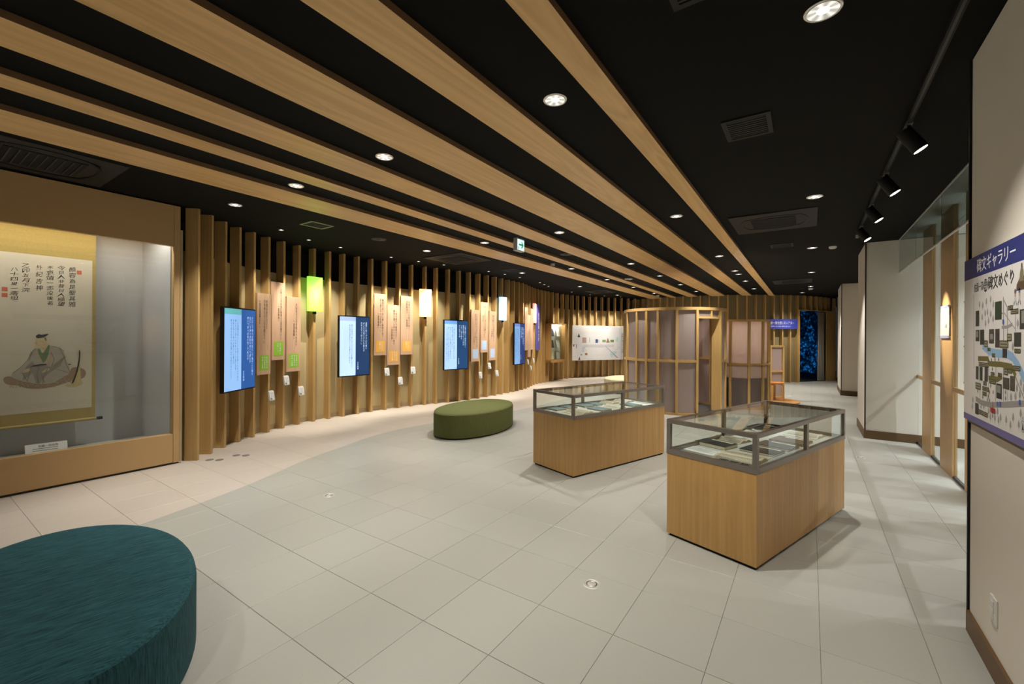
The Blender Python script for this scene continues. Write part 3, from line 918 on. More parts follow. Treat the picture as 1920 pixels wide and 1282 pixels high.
for i, (xl, yl, xr, yr, hi) in enumerate(BOARDS):
    g, q = divmod(i, 3)
    a, R, N, w = wallframe(xl, yl, xr, yr)
    z0 = 1.168 if hi else .953
    z1 = z0 + 1.285
    c = a + R * (w / 2)
    lab = '%s pinkish wooden quotation board hung %s, %s' % (GN[g], 'high' if hi else 'low', PL[q] % GS[g])
    t = thing('quotation_board', (c.x, c.y, z0), lab, 'board', 'quotation boards on the slats')
    mb = MB(); slab(mb, a + R * .004, R, N, w - .008, z0, z1, -.028, .002)
    mb.build('plank', M_board, t, bevel=.002)
    if g < 3:
        mb = MB(); quad(mb, a, R, Z, w * .16, z0 + .07, w * .84, z0 + .305, 0, .0080, N)
        lb = mb.build('colour_label', LABM[g], t)
        mb = MB(); vtext(mb, TEXTS['lab'] if i % 2 else TEXTS['lab3'], a + R * (w * (.62 if i % 2 else .70)) + N * .0042 + Z * (z0 + .285), R, Z, .034, .038, 1.45)
        mb.build('label_text', M_whiteink, lb)
    cs = TEXTS['q%d' % (i % 9 + 1)]
    nch = max(len(s) for s in cs)
    mb = MB(); vtext(mb, cs, a + R * (w * .68) + N * .0035 + Z * (z1 - .10), R, Z, .036, min(.058, .84 / nch), 1.45)
    mb.build('lettering', M_ink, t)
    # card holder below
    xl, yl, xr, yr = CARDH[i]
    a, R, N, w = wallframe(xl, yl, xr, yr)
    z0 = .73 if hi else .515
    cpos = a + R * (w / 2)
    lab = 'clear leaflet holder under the %s %s board' % (PL[q].split(' of')[0], GN[g])
    t = thing('card_holder', (cpos.x, cpos.y, z0), lab, 'card holder', 'leaflet card holders on the slats')
    w2 = .15
    a = cpos - R * (w2 / 2)
    mb = MB(); slab(mb, a, R, N, w2, z0, z0 + .165, .000, .004); slab(mb, a, R, N, w2, z0, z0 + .005, 0, .05)
    lip = a + N * .048
    slab(mb, lip, R, N, w2, z0, z0 + .07, 0, .004)
    mb.build('clear_rack', M_acrylic, t)
    mb = MB()
    for kk in range(3):
        U2 = (Z + N * -.16).normalized()
        P = a + R * .018 + N * (.018 + kk * .009) + Z * (z0 + .008)
        mb.add([P, P + R * .105, P + R * .105 + U2 * (.160 - kk * .006), P + U2 * (.160 - kk * .006)] + [p + N * .006 for p in (P, P + R * .105, P + R * .105 + U2 * (.160 - kk * .006), P + U2 * (.160 - kk * .006))],
               [(0, 1, 2, 3), (7, 6, 5, 4), (0, 4, 5, 1), (1, 5, 6, 2), (2, 6, 7, 3), (3, 7, 4, 0)])
    mb.build('leaflets', M_paper, t)
    mb = MB()
    P = a + R * .018 + N * (.018 + 2 * .009 + .0068) + Z * (z0 + .008)
    for kk in range(4):
        quad(mb, P, R, U2, .02, .06 + .02 * kk, .085, .064 + .02 * kk, 0)
    quad(mb, P, R, U2, .015, .012, .045, .045, 1)
    mb.build('leaflet_print', [M_greyink, M_greyink], t)

LANT = [(-7.395, 4.36, -7.415, 4.64, (.36, .95, .07), (.26, .74, .05), 'lime green glowing lantern box on the slats after the first board trio'),
        (-7.214, 6.887, -7.132, 7.154, (1.0, .80, .44), (.95, .62, .26), 'cream glowing lantern box on the slats after the orange boards'),
        (-6.818, 9.415, -6.819, 9.704, (.62, .82, 1.0), (.40, .62, .95), 'pale blue glowing lantern box on the slats after the pale blue boards'),
        (-7.235, 11.835, -7.33, 12.12, (1.0, .42, .34), (.85, .30, .25), 'salmon glowing lantern box touching the violet upright sign')]
for xl, yl, xr, yr, c1, c2, lab in LANT:
    a, R, N, w = wallframe(xl, yl, xr, yr)
    w = min(w, .285)
    cpos = a + R * (w / 2)
    t = thing('lantern_box', (cpos.x, cpos.y, 2.01), lab, 'lantern', 'coloured lanterns on the slats')
    m, nt, b = newmat('lantern_glow')
    tc = nt.nodes.new('ShaderNodeTexCoord'); mp = nt.nodes.new('ShaderNodeMapping')
    gr = nt.nodes.new('ShaderNodeTexGradient'); gr.gradient_type = 'QUADRATIC_SPHERE'
    cpl = XF[t].inverted() @ (cpos + Z * 2.33)
    mp.inputs['Location'].default_value = (0, 0, -0.32 / .40)
    mp.inputs['Scale'].default_value = (4.0, 4.0, 1 / .40)
    cr = nt.nodes.new('ShaderNodeValToRGB')
    cr.color_ramp.elements[0].color = (*c2, 1); cr.color_ramp.elements[1].color = (*[min(1.6, c * 1.2 + .25) for c in c1], 1)
    cr.color_ramp.elements[1].position = .8
    L(nt, tc.outputs['Object'], mp.inputs['Vector']); L(nt, mp.outputs[0], gr.inputs[0]); L(nt, gr.outputs[1], cr.inputs[0])
    L(nt, cr.outputs[0], b.inputs['Emission Color']); b.inputs['Emission Strength'].default_value = 1.5
    b.inputs['Base Color'].default_value = (*c2, 1)
    mb = MB(); slab(mb, a, R, N, w, 2.015, 2.640, -.06, 0)
    mb.build('shade', m, t, bevel=.004)
    mb = MB(); slab(mb, a + R * (w / 2 - .025), R, N, .05, 1.965, 2.015, -.06, -.02)
    mb.build('bracket', M_blackm, t)

# violet upright sign
a, R, N, w = wallframe(-7.355, 12.20, -7.444, 12.52)
cpos = a + R * (w / 2)
t = thing('upright_sign', (cpos.x, cpos.y, 1.134), 'tall narrow violet sign with white vertical writing on the slats', 'sign')
mb = MB(); slab(mb, a, R, N, w, 1.134, 2.648, -.05, 0)
mb.build('sign_board', M_violet, t, bevel=.003)
mb = MB(); vtext(mb, TEXTS['purple'], a + R * (w / 2) + N * .004 + Z * 2.36, R, Z, .14, .135)
mb.build('lettering', M_whiteink, t)

# ---- small wall cabinet with shelves of leaflets (leans out of the slat wall)
a, R, N, w = wallframe(-7.52, 13.05, -7.47, 14.08)
t = thing('leaflet_cabinet', ((a + R * w / 2).x, (a + R * w / 2).y, .68), 'wooden wall cabinet with glazed shelves of books at the far bend', 'cabinet')
zb, zt = .68, 2.05
mb = MB(); slab(mb, a, R, N, w, zt - .04, zt, 0, .21); slab(mb, a, R, N, w, zb, zb + .10, 0, .21)
slab(mb, a, R, N, .045, zb, zt, 0, .21); slab(mb, a, R, N, w, zb, zt  , 0, .21, u0=w - .09)
mb.build('cabinet_frame', M_case, t, bevel=.003)
mb = MB(); slab(mb, a, R, N, w, zb, zt, .0, .02, u0=.03, u1=w - .03)
mb.build('back_panel', plain('cabinet_back', (.62, .62, .52), .7), t)
for k in range(3):
    mb = MB(); slab(mb, a, R, N, w, zb + .11 + .40 * k, zb + .118 + .40 * k,   .02, .17, u0=.05, u1=w - .09)
    mb.build('shelf', M_acrylic, t)
mb = MB(); slab(mb, a, R, N, w, zb + .10, zt - .04,   .195, .20, u0=.05, u1=w - .09)
mb.build('glass_door', M_glass, t)
mb = MB(); slab(mb, a, R, N, w, zt - .06, zt - .045,   .03, .08, u0=.1, u1=w - .1)
mb.build('lamp_strip', emit('cabinet_led', (1, .95, .82), 6.0), t)
ld = bpy.data.lights.new('cabinet_lamp', 'POINT'); ld.energy = 9; ld.shadow_soft_size = .08
lo = bpy.data.objects.new('cabinet_lamp', ld); COL.objects.link(lo); lo.parent = t
lo.matrix_local = XF[t].inverted() @ Matrix.Translation(a + R * (w / 2) + N * .15 + Z * 1.95)
LEAF = [('dark blue patterned book', (.05, .07, .13)), ('white booklet', (.72, .72, .68)), ('dark grey book', (.05, .06, .07)), ('pale booklet', (.66, .66, .60)), ('cream booklet', (.70, .66, .52)), ('pale grey booklet', (.62, .62, .62))]
ROWN = ['bottom', 'middle', 'top']
for i, (nm, colr) in enumerate([LEAF[4], LEAF[5], LEAF[2], LEAF[3], LEAF[0], LEAF[1]]):
    row, cc = divmod(i, 2)
    P = a + R * (.17 + .38 * cc) + N * .12 + Z * (zb + .119 + .40 * row)
    U2 = (Z - N * .20).normalized()
    nn = R.cross(U2)
    mb = MB()
    bw, bh = .19, .27
    pts = [P, P + R * bw, P + R * bw + U2 * bh, P + U2 * bh]
    mb.add(pts + [p - nn * .012 for p in pts], [(0, 1, 2, 3), (7, 6, 5, 4), (0, 4, 5, 1), (1, 5, 6, 2), (2, 6, 7, 3), (3, 7, 4, 0)])
    tag(mb.build('booklet', plain('booklet_cover_%d' % i, colr, .6, noise=.2, nscale=40)), '%s leaning on the %s shelf of the wall cabinet' % (nm, ROWN[row]), 'book', 'booklets in the wall cabinet')

# ---- timeline panel
a, R, N, w = wallframe(-7.435, 14.886, -6.16, 17.07)
w = 2.42
t = thing('timeline_board', ((a + R * 1.2).x, (a + R * 1.2).y, .68), 'wide white timeline board with small pictures on the far slats', 'board')
zb, zh = .682, 1.335
a = a + N * .03
mb = MB(); slab(mb, a, R, N, w, zb, zb + zh, -.03, 0)
mb.build('panel_sheet', plain('timeline_white', (.74, .74, .76), .35), t, bevel=.003)
tl_m = [plain('tl_%d' % i, c, .7) for i, c in enumerate([(.42, .30, .28), (.03, .06, .20), (.20, .32, .16), (.30, .17, .11), (.15, .25, .08), (.45, .66, .68), (.25, .28, .34), (.42, .47, .66), (.60, .60, .64), (.05, .05, .06), (.55, .70, .80)])]
mb = MB()


def tq(x0, y0, x1, y1, m, lift=.002):
    f = lambda x: (x - 148) / 1145 * w
    g = lambda y: zb + zh * (1 - (y - 235) / 740)
    quad(mb, a, R, Z, f(x0), g(y1), f(x1), g(y0), m, lift, N)


for q in [(360, 488, 450, 605, 0), (650, 525, 705, 605, 1), (705, 540, 740, 590, 8), (805, 535, 885, 590, 2), (990, 535, 1072, 590, 4), (160, 632, 190, 680, 3), (225, 630, 235, 715, 9), (420, 820, 475, 865, 3),
          (325, 845, 360, 865, 3), (515, 490, 525, 590, 6), (395, 640, 1070, 700, 8), (1237, 245, 1246, 965, 6), (1200, 280, 1204, 950, 7), (150, 400, 1200, 402, 8), (340, 380, 1190, 382, 8), (660, 640, 663, 850, 8), (330, 865, 1000, 868, 8)]:
    tq(*q)
for k in range(46):
    x = rnd.uniform(380, 1180); y = rnd.uniform(640, 790)
    tq(x, y, x + rnd.uniform(10, 34), y + rnd.uniform(3, 9), rnd.choice((7, 8, 8, 6)))
for k in range(60):
    x = rnd.uniform(230, 340); y = rnd.uniform(560, 940)
    tq(x, y, x + rnd.uniform(4, 12), y + rnd.uniform(4, 12), rnd.choice((8, 7)))
for k in range(7):
    tq(355 + k * 8, 650 + (k % 3) * 20, 359 + k * 8, 800, 7)
f = lambda x: (x - 148) / 1145 * w
g = lambda y: zb + zh * (1 - (y - 235) / 740)
for poly, m in (([(255, 485), (315, 485), (300, 440), (285, 405), (270, 440)], 9), ([(275, 965), (320, 965), (300, 890)], 9), ([(890, 600), (980, 600), (960, 560), (930, 495), (905, 560)], 3),
                ([(865, 665), (885, 675), (1175, 935), (1150, 940)], 6), ([(1000, 800), (1050, 790), (1150, 790), (1130, 840), (1060, 850), (1030, 930), (1000, 900), (985, 850)], 5), ([(1110, 560), (1140, 480), (1180, 490), (1170, 570), (1130, 580)], 5)):
    mb.add([a + R * f(x) + Z * g(y) + N * .0028 for x, y in poly], [tuple(range(len(poly)))], m)
vtext(mb, TEXTS['tl'], a + R * f(1270) + Z * g(390) + N * .003, R, Z, .07, .088, 1.5, 9)
mb.build('printed_pictures', tl_m, t)

# ================================================================== THEATRE: sign, curtains, screen
t = thing('theatre_sign', (DC[0] + 4.42 * math.cos(-.9), DC[1] + 4.42 * math.sin(-.9), 1.9), 'curved blue sign with white writing above the stool, beside the theatre doorway', 'sign')
sa0, sa1 = DA0 + DDA * 14.0, DA0 + DDA * 17.72
mb = MB(); mb.arc(DC, 4.385, 4.42, sa0, sa1, 1.904, 2.245, 10)
mb.build('sign_board', plain('sign_blue', (.045, .06, .40), .5), t)
mb = MB()


def arctext(mb, s, r, a0, a1, z, hgt):
    n = len(s)
    for i, ch in enumerate(s):
        aa = a0 + (a1 - a0) * (i + .5) / n
        Rv = Vector((-math.sin(aa), math.cos(aa), 0))
        P = Vector((DC[0] + r * math.cos(aa), DC[1] + r * math.sin(aa), z))
        glyph(mb, ch, P, Rv, Z, r * (a1 - a0) / n * .96, hgt)


arctext(mb, TEXTS['theatre'][0], 4.424, DA0 + DDA * 14.2, DA0 + DDA * 17.25, 2.11, .105)
arctext(mb, TEXTS['theatre2'][0], 4.424, DA0 + DDA * 14.3, DA0 + DDA * 16.85, 1.99, .042)
mb.build('lettering', M_whiteink, t)


def curtain(name, a0, a1, lab, amp=.045, waves=7, r=4.22):
    mb = MB()
    n = waves * 8
    vs, fs = [], []
    for i in range(n + 1):
        aa = a0 + (a1 - a0) * i / n
        for zi, z in enumerate((0.02, 1.2, 2.54)):
            sp = (1.15, 1.0, .92)[zi]
            rr = r + amp * math.sin(i / 8 * 2 * PI) * sp
            am = (a0 + a1) / 2 + (aa - (a0 + a1) / 2) * (1.12 if zi == 0 else 1.0)
            vs.append((DC[0] + rr * math.cos(am), DC[1] + rr * math.sin(am), z))
    for i in range(n):
        for k in range(2):
            fs.append((i * 3 + k, i * 3 + 3 + k, i * 3 + 4 + k, i * 3 + 1 + k))
    mb.add(vs, fs, 0, True)
    o = mb.build(name, plain('curtain_grey', (.50, .475, .44), .9))
    so = o.modifiers.new('thick', 'SOLIDIFY'); so.thickness = .006
    return tag(o, lab, 'curtain', 'theatre doorway curtains')


curtain('curtain', -.478, -.372, 'grey pleated curtain gathered against the wooden door jamb of the theatre', waves=4)
curtain('curtain', -.742, -.705, 'thin gathered grey curtain next to the slats at the theatre doorway', amp=.03, waves=2)
# projection screen with blue foliage
m, nt, b = newmat('foliage_projection')
N_ = nt.nodes.new
tc = N_('ShaderNodeTexCoord')
mp = N_('ShaderNodeMapping'); mp.inputs['Scale'].default_value = (1.0, 1.0, 1.6); mp.inputs['Rotation'].default_value = (.25, .3, .6)
vo = N_('ShaderNodeTexVoronoi'); vo.inputs['Scale'].default_value = 5.0
nz = N_('ShaderNodeTexNoise'); nz.inputs['Scale'].default_value = 1.6; nz.inputs['Detail'].default_value = 4
dn = N_('ShaderNodeTexNoise'); dn.inputs['Scale'].default_value = 5.0; dn.inputs['Detail'].default_value = 3
da = N_('ShaderNodeVectorMath'); da.operation = 'MULTIPLY_ADD'; da.inputs[1].default_value = (.45, .45, .30)
L(nt, tc.outputs['Object'], dn.inputs['Vector']); L(nt, dn.outputs['Color'], da.inputs[0]); L(nt, tc.outputs['Object'], da.inputs[2])
L(nt, da.outputs[0], mp.inputs[0]); L(nt, mp.outputs[0], vo.inputs['Vector']); L(nt, tc.outputs['Object'], nz.inputs['Vector'])
cr = N_('ShaderNodeValToRGB')
cr.color_ramp.elements[0].position = .12; cr.color_ramp.elements[0].color = (.02, .19, .66, 1)
cr.color_ramp.elements[1].position = .62; cr.color_ramp.elements[1].color = (.0, .006, .02, 1)
e = cr.color_ramp.elements.new(.34); e.color = (.003, .060, .19, 1)
L(nt, vo.outputs['Distance'], cr.inputs[0])
c2 = N_('ShaderNodeValToRGB'); c2.color_ramp.elements[0].position = .42; c2.color_ramp.elements[0].color = (.08, .10, .10, 1); c2.color_ramp.elements[1].position = .62; c2.color_ramp.elements[1].color = (1, 1, 1, 1)
L(nt, nz.outputs['Fac'], c2.inputs[0])
mm = N_('ShaderNodeMix'); mm.data_type = 'RGBA'; mm.blend_type = 'MULTIPLY'; mm.inputs[0].default_value = 1
L(nt, cr.outputs[0], mm.inputs[6]); L(nt, c2.outputs[0], mm.inputs[7]); L(nt, mm.outputs[2], b.inputs['Emission Color'])
b.inputs['Base Color'].default_value = (.01, .01, .01, 1); b.inputs['Emission Strength'].default_value = 1.0
t = thing('projection_screen', (DC[0] + 4.0, DC[1], 0), 'curved projection screen showing dark blue leaves inside the theatre', 'screen')
mb = MB(); mb.arc(DC, 3.97, 3.99, .10, 1.35, .04, 3.02, 30)
mb.build('image_surface', m, t)
mb = MB(); mb.arc(DC, 3.95, 4.0, .10, 1.35, 0, .04, 30)
mb.build('screen_base', M_blackm, t)
mb = MB(); mb.arc(DC, 0, 4.2, -PI, PI, .001, .003, 40)
struct('floor_theatre', mb, M_void)
mb = MB(); mb.arc(DC, 4.09, 4.12, .30, 3.60, 0, 3.1, 40)
struct('wall_theatre_inner', mb, M_void)

# ================================================================== BENCHES
def bench(name, c, a, b, ang, H, mats, lab):
    th = math.radians(ang)
    n = 72
    t = thing(name, (c[0], c[1], 0), lab, 'bench', None, th)
    prof = [(1.0, 0.03), (1.0, H - .03), (.994, H - .012), (.975, H)]
    mb = MB()
    ell = lambda s, z: [(c[0] + math.cos(th) * s * a * math.cos(2 * PI * i / n) - math.sin(th) * s * b * math.sin(2 * PI * i / n),
                         c[1] + math.sin(th) * s * a * math.cos(2 * PI * i / n) + math.cos(th) * s * b * math.sin(2 * PI * i / n), z) for i in range(n)]
    vs = ell(1.0, 0.02) + ell(1.0, H - .045) + ell(.992, H - .022)
    fs = [(k * n + i, k * n + (i + 1) % n, (k + 1) * n + (i + 1) % n, (k + 1) * n + i) for k in range(2) for i in range(n)]
    mb.add(vs, fs, 0, True)
    mb.build('upholstered_side', mats[1], t)
    mb = MB()
    vs = ell(.992, H - .022) + ell(.975, H - .007) + ell(.94, H) + ell(.6, H + .004) + [(c[0], c[1], H + .005)]
    fs = [(k * n + i, k * n + (i + 1) % n, (k + 1) * n + (i + 1) % n, (k + 1) * n + i) for k in range(3) for i in range(n)]
    fs += [(3 * n + i, 3 * n + (i + 1) % n, 4 * n) for i in range(n)]
    mb.add(vs, fs, 0, True)
    mb.build('seat_top', mats[0], t)
    mb = MB()
    vs = ell(.95, 0) + ell(.95, .03)
    mb.add(vs, [(i, (i + 1) % n, n + (i + 1) % n, n + i) for i in range(n)] + [tuple(range(n - 1, -1, -1)), tuple(range(n, 2 * n))], 0)
    mb.build('plinth', M_blackm, t)


bench('oval_bench', (-2.950, 0.478), .872, .534, 170.2, .375, (M_teal, M_teal2), 'oval teal upholstered bench on the beige floor by the wall showcase')
bench('oval_bench', (-4.72, 5.80), .925, .545, 97.2, .39, (M_green, M_green), 'oval moss green bench in front of the slat wall')
bench('oval_bench', (-4.55, 12.45), .85, .52, 100, .39, (M_cream, M_cream), 'oval cream bench half hidden behind the round wooden booth')

# ================================================================== DISPLAY CASES
TH = math.radians(-18.6)
EU = Vector((math.cos(TH), math.sin(TH), 0))
EV = Vector((-math.sin(TH), math.cos(TH), 0))


def display_case(o, Wd, Ld, lab):
    """o = the near corner on the floor; u runs to the left (negative), v runs away"""
    O = Vector((o[0], o[1], 0))
    t = thing('display_case', O, lab, 'showcase', 'table showcases', TH)
    MT = XF[t]

    def bx(mb, u0, v0, z0, u1, v1, z1, m=0):
        vs = [MT @ Vector(p) for p in ((u0, v0, z0), (u1, v0, z0), (u1, v1, z0), (u0, v1, z0), (u0, v0, z1), (u1, v0, z1), (u1, v1, z1), (u0, v1, z1))]
        mb.add(vs, [(0, 3, 2, 1), (4, 5, 6, 7), (0, 1, 5, 4), (1, 2, 6, 5), (2, 3, 7, 6), (3, 0, 4, 7)], m)
    mb = MB(); bx(mb, -Wd + .02, .02, 0, -.02, Ld - .02, .02)
    mb.build('plinth', M_blackm, t)
    mb = MB(); bx(mb, -Wd + .004, .004, .02, -.004, Ld - .004, .652)
    mb.build('cabinet_body', M_case, t, bevel=.002)
    for (u0, v0, u1, v1) in ((-Wd, 0, 0, .032), (-Wd, Ld - .032, 0, Ld), (-Wd, .032, -Wd + .032, Ld - .032), (-.032, .032, 0, Ld - .032)):
        mb = MB(); bx(mb, u0, v0, .652, u1, v1, .690)
        mb.build('bottom_rail', M_casemetal, t, bevel=.002)
        mb = MB(); bx(mb, u0, v0, .893, u1, v1, .925)
        mb.build('top_rail', M_casemetal, t, bevel=.002)
    for (u, v) in ((-Wd, 0), (-.032, 0), (-Wd, Ld - .032), (-.032, Ld - .032)):
        mb = MB(); bx(mb, u, v, .69, u + .032, v + .032, .893)
        mb.build('corner_post', M_casemetal, t, bevel=.002)
    for u in (-.026, -Wd + .0):
        mb = MB(); bx(mb, u, Ld * .5 - .02, .69, u + .026, Ld * .5 + .02, .893)
        mb.build('middle_post', M_casemetal, t, bevel=.002)
    mb = MB(); bx(mb, -Wd + .03, .03, .652, -.03, Ld - .03, .662)
    mb.build('linen_deck', M_linen, t)
    mb = MB(); bx(mb, -Wd + .03, .03, .914, -.03, Ld - .03, .920)
    mb.build('top_glass', M_glass2, t)
    for (u0, v0, u1, v1) in ((-Wd + .03, .012, -.03, .016), (-Wd + .03, Ld - .016, -.03, Ld - .012), (-Wd + .012, .03, -Wd + .016, Ld - .03), (-.016, .03, -.012, Ld - .03)):
        mb = MB(); bx(mb, u0, v0, .69, u1, v1, .893)
        mb.build('side_glass', M_glass2, t)
    return MT


M_pages = plain('book_pages', (.60, .53, .38), .85, noise=.10, nscale=50)
M_pagew = plain('book_pages_pale', (.70, .67, .57), .85, noise=.06, nscale=50)
ZD = .662


def closed_book(MT, u, v, du, dv, ang, col, lab, group, strip=True, hgt=.018):
    X = MT @ Matrix.Translation((u, v, ZD)) @ Matrix.Rotation(math.radians(ang), 4, 'Z')
    t = thing('closed_book', X.translation, lab, 'book', group)
    XF[t] = X.copy(); t.matrix_world = X; t.rotation_euler = X.to_euler()
    def bx(mb, a0, b0, z0, a1, b1, z1):
        vs = [X @ Vector(p) for p in ((a0, b0, z0), (a1, b0, z0), (a1, b1, z0), (a0, b1, z0), (a0, b0, z1), (a1, b0, z1), (a1, b1, z1), (a0, b1, z1))]
        mb.add(vs, [(0, 3, 2, 1), (4, 5, 6, 7), (0, 1, 5, 4), (1, 2, 6, 5), (2, 3, 7, 6), (3, 0, 4, 7)])
    mb = MB(); bx(mb, -du / 2 + .003, -dv / 2 + .002, .002, du / 2 - .002, dv / 2 - .002, hgt - .003)
    mb.build('page_block', M_pages, t)
    mb = MB(); bx(mb, -du / 2, -dv / 2, hgt - .003, du / 2, dv / 2, hgt); bx(mb, -du / 2, -dv / 2, 0, du / 2, dv / 2, .002)
    mb.build('cover', plain('cover_cloth', col, .65, noise=.12, nscale=60), t)
    if strip:
        mb = MB(); bx(mb, -du / 2 + .06, dv / 2 - .045, hgt, du / 2 - .02, dv / 2 - .018, hgt + .0006)
        mb.build('title_strip', M_pagew, t)


def open_book(MT, u, v, du, dv, ang, lab, group, mat=None, big=False, rowsn=15):
    X = MT @ Matrix.Translation((u, v, ZD)) @ Matrix.Rotation(math.radians(ang), 4, 'Z')
    t = thing('open_book', X.translation, lab, 'book', group)
    XF[t] = X.copy(); t.rotation_euler = X.to_euler()
    mat = mat or M_pages

    def hz(s):  # s in -1..1 across the spread, gutter at 0
        q = abs(s)
        return .004 + .022 * math.sin(min(1, q * 1.35 + .12) * PI) ** .8 * (1 - .25 * q)
    n = 12
    for side in (-1, 1):
        mb = MB(); vs = []; fs = []
        for i in range(n + 1):
            s_ = side * i / n
            y = s_ * dv / 2
            for x in (-du / 2, du / 2):
                vs.append(X @ Vector((x, y, hz(s_)))); vs.append(X @ Vector((x, y, 0)))
        for i in range(n):
            o = i * 4
            fs += [(o, o + 2, o + 6, o + 4), (o, o + 4, o + 5, o + 1), (o + 2, o + 3, o + 7, o + 6)]
        fs.append((n * 4, n * 4 + 2, n * 4 + 3, n * 4 + 1))
        mb.add(vs, fs, 0, False)
        mb.build('page_block', mat, t)
    mb = MB()
    for side in (-1, 1):
        for k in range(rowsn):
            s_ = side * (.14 + .78 * k / rowsn)
            ds = .78 / rowsn * .45
            z = [hz(s_) + .0012, hz(s_ + side * ds) + .0012]
            xx = -du / 2 + .02
            while xx < du / 2 - .02:
                ln = rnd.uniform(.004, .011)
                x2 = min(xx + ln, du / 2 - .015)
                mb.add([X @ Vector((xx, s_ * dv / 2, z[0])), X @ Vector((x2, s_ * dv / 2, z[0])), X @ Vector((x2, (s_ + side * ds) * dv / 2, z[1])), X @ Vector((xx, (s_ + side * ds) * dv / 2, z[1]))], [(0, 1, 2, 3)])
                xx = x2 + rnd.uniform(.003, .006)
    mb.build('page_print', M_greyink, t)
    if big:
        mb = MB()
        ex = (X.to_3x3() @ Vector((1, 0, 0))); ey = (X.to_3x3() @ Vector((0, 1, 0)))
        for i, ch in enumerate(TEXTS['book'][0]):
            P = X @ Vector((-.06 + .075 * i, -dv * .37, hz(.74) + .0028))
            glyph(mb, ch, P, ex, ey, .062, .075, bold=.04)
        mb.build('title_print', M_ink, t)


def sheet(MT, u, v, du, dv, ang, lab, mat, group):
    X = MT @ Matrix.Translation((u, v, ZD)) @ Matrix.Rotation(math.radians(ang), 4, 'Z')
    t = thing('caption_sheet', X.translation, lab, 'paper', group)
    XF[t] = X.copy(); t.rotation_euler = X.to_euler()
    mb = MB()
    vs = [X @ Vector(p) for z in (0, .003) for p in ((-du / 2, -dv / 2, z), (du / 2, -dv / 2, z), (du / 2, dv / 2, z), (-du / 2, dv / 2, z))]
    mb.add(vs, [(0, 3, 2, 1), (4, 5, 6, 7), (0, 1, 5, 4), (1, 2, 6, 5), (2, 3, 7, 6), (3, 0, 4, 7)])
    mb.build('sheet_paper', mat, t)
    mb = MB()
    for k in range(5):
        y = dv / 2 - .03 - k * .022
        if y < -dv / 2 + .015:
            break
        mb.add([X @ Vector(p) for p in ((-du / 2 + .02, y, .0036), (du / 2 - .03 - .04 * (k % 2), y, .0036), (du / 2 - .03 - .04 * (k % 2), y + .007, .0036), (-du / 2 + .02, y + .007, .0036))], [(0, 1, 2, 3)])
    mb.build('sheet_print', M_greyink, t)


G1 = 'old books in the front display case'
MT = display_case((-0.288, 3.352), .69, 1.765, 'glass topped wooden display case closest to the viewer with dark old books')
sheet(MT, -.53, .265, .26, .155, 0, 'white caption sheet in the front display case beside a black book', M_paper, G1)
closed_book(MT, -.555, .515, .265, .195, -3, (.022, .018, .016), 'black closed book with pale title strip next to the white caption sheet', G1, hgt=.03)
open_book(MT, -.575, .83, .26, .25, -6, 'open book of grey printed pages behind the black book in the front case', G1)
open_book(MT, -.24, .27, .30, .37, 4, 'open book with big bold characters by the near corner of the front case', G1, big=True, rowsn=11)
closed_book(MT, -.235, .625, .26, .215, 0, (.022, .020, .020), 'black closed book behind the open book with bold characters', G1)
closed_book(MT, -.235, .90, .265, .215, 0, (.055, .055, .055), 'charcoal closed book in the middle of the front case by its glass post', G1)
closed_book(MT, -.235, 1.18, .265, .235, 0, (.10, .058, .030), 'brown closed book with title strip in the front case', G1)
open_book(MT, -.265, 1.58, .27, .27, 0, 'open book with pale pages at the far right end of the front case', G1, M_pagew)
closed_book(MT, -.62, 1.60, .25, .25, 0, (.018, .016, .016), 'black closed book at the far left end of the front case', G1)
open_book(MT, -.60, 1.24, .25, .24, 0, 'open book between the grey printed book and the far black book', G1, M_pagew)
G2 = 'old books in the rear display case'
MT = display_case((-2.163, 4.374), .70, 1.735, 'glass topped wooden display case further back with blue covered books')
BLU = (.16, .23, .25)
closed_book(MT, -.60, .285, .23, .17, 0, BLU, 'blue-grey closed book at the near left corner of the rear case', G2, False)
closed_book(MT, -.60, .505, .19, .155, 0, BLU, 'smaller blue-grey closed book, second along the left side of the rear case', G2, False)
closed_book(MT, -.58, .77, .22, .19, 0, BLU, 'blue-grey closed book, third along the left side of the rear case', G2, False)
closed_book(MT, -.58, 1.00, .22, .18, 0, BLU, 'blue-grey closed book beside the pale open book in the rear case', G2, False)
open_book(MT, -.27, .37, .28, .31, 5, 'cream open book at the near right corner of the rear case', G2)
closed_book(MT, -.26, .72, .26, .18, 0, BLU, 'blue-grey closed book on the right side of the rear case', G2, False)
open_book(MT, -.28, 1.02, .27, .25, 5, 'bright open book against the middle glass post of the rear case', G2, M_pagew)
open_book(MT, -.57, 1.26, .25, .22, 0, 'cream open book at the back of the rear case', G2)
open_book(MT, -.56, 1.57, .24, .27, 0, 'pale open book at the far left end of the rear case', G2, M_pagew)
closed_book(MT, -.25, 1.33, .24, .18, 0, BLU, 'blue-grey closed book next to the white sheet in the rear case', G2, False)
sheet(MT, -.26, 1.585, .30, .22, 0, 'white sheet of paper at the far right end of the rear case', M_paper, G2)

# ================================================================== BOOTHS
def radial(mb, c, ang, r0, r1, wdt, z0, z1):
    ca, sa = math.cos(ang), math.sin(ang)
    tx, ty = -sa * wdt / 2, ca * wdt / 2
    b = [(c[0] + r0 * ca - tx, c[1] + r0 * sa - ty), (c[0] + r1 * ca - tx, c[1] + r1 * sa - ty), (c[0] + r1 * ca + tx, c[1] + r1 * sa + ty), (c[0] + r0 * ca + tx, c[1] + r0 * sa + ty)]
    mb.hexa([(x, y, z0) for x, y in b], [(x, y, z1) for x, y in b])


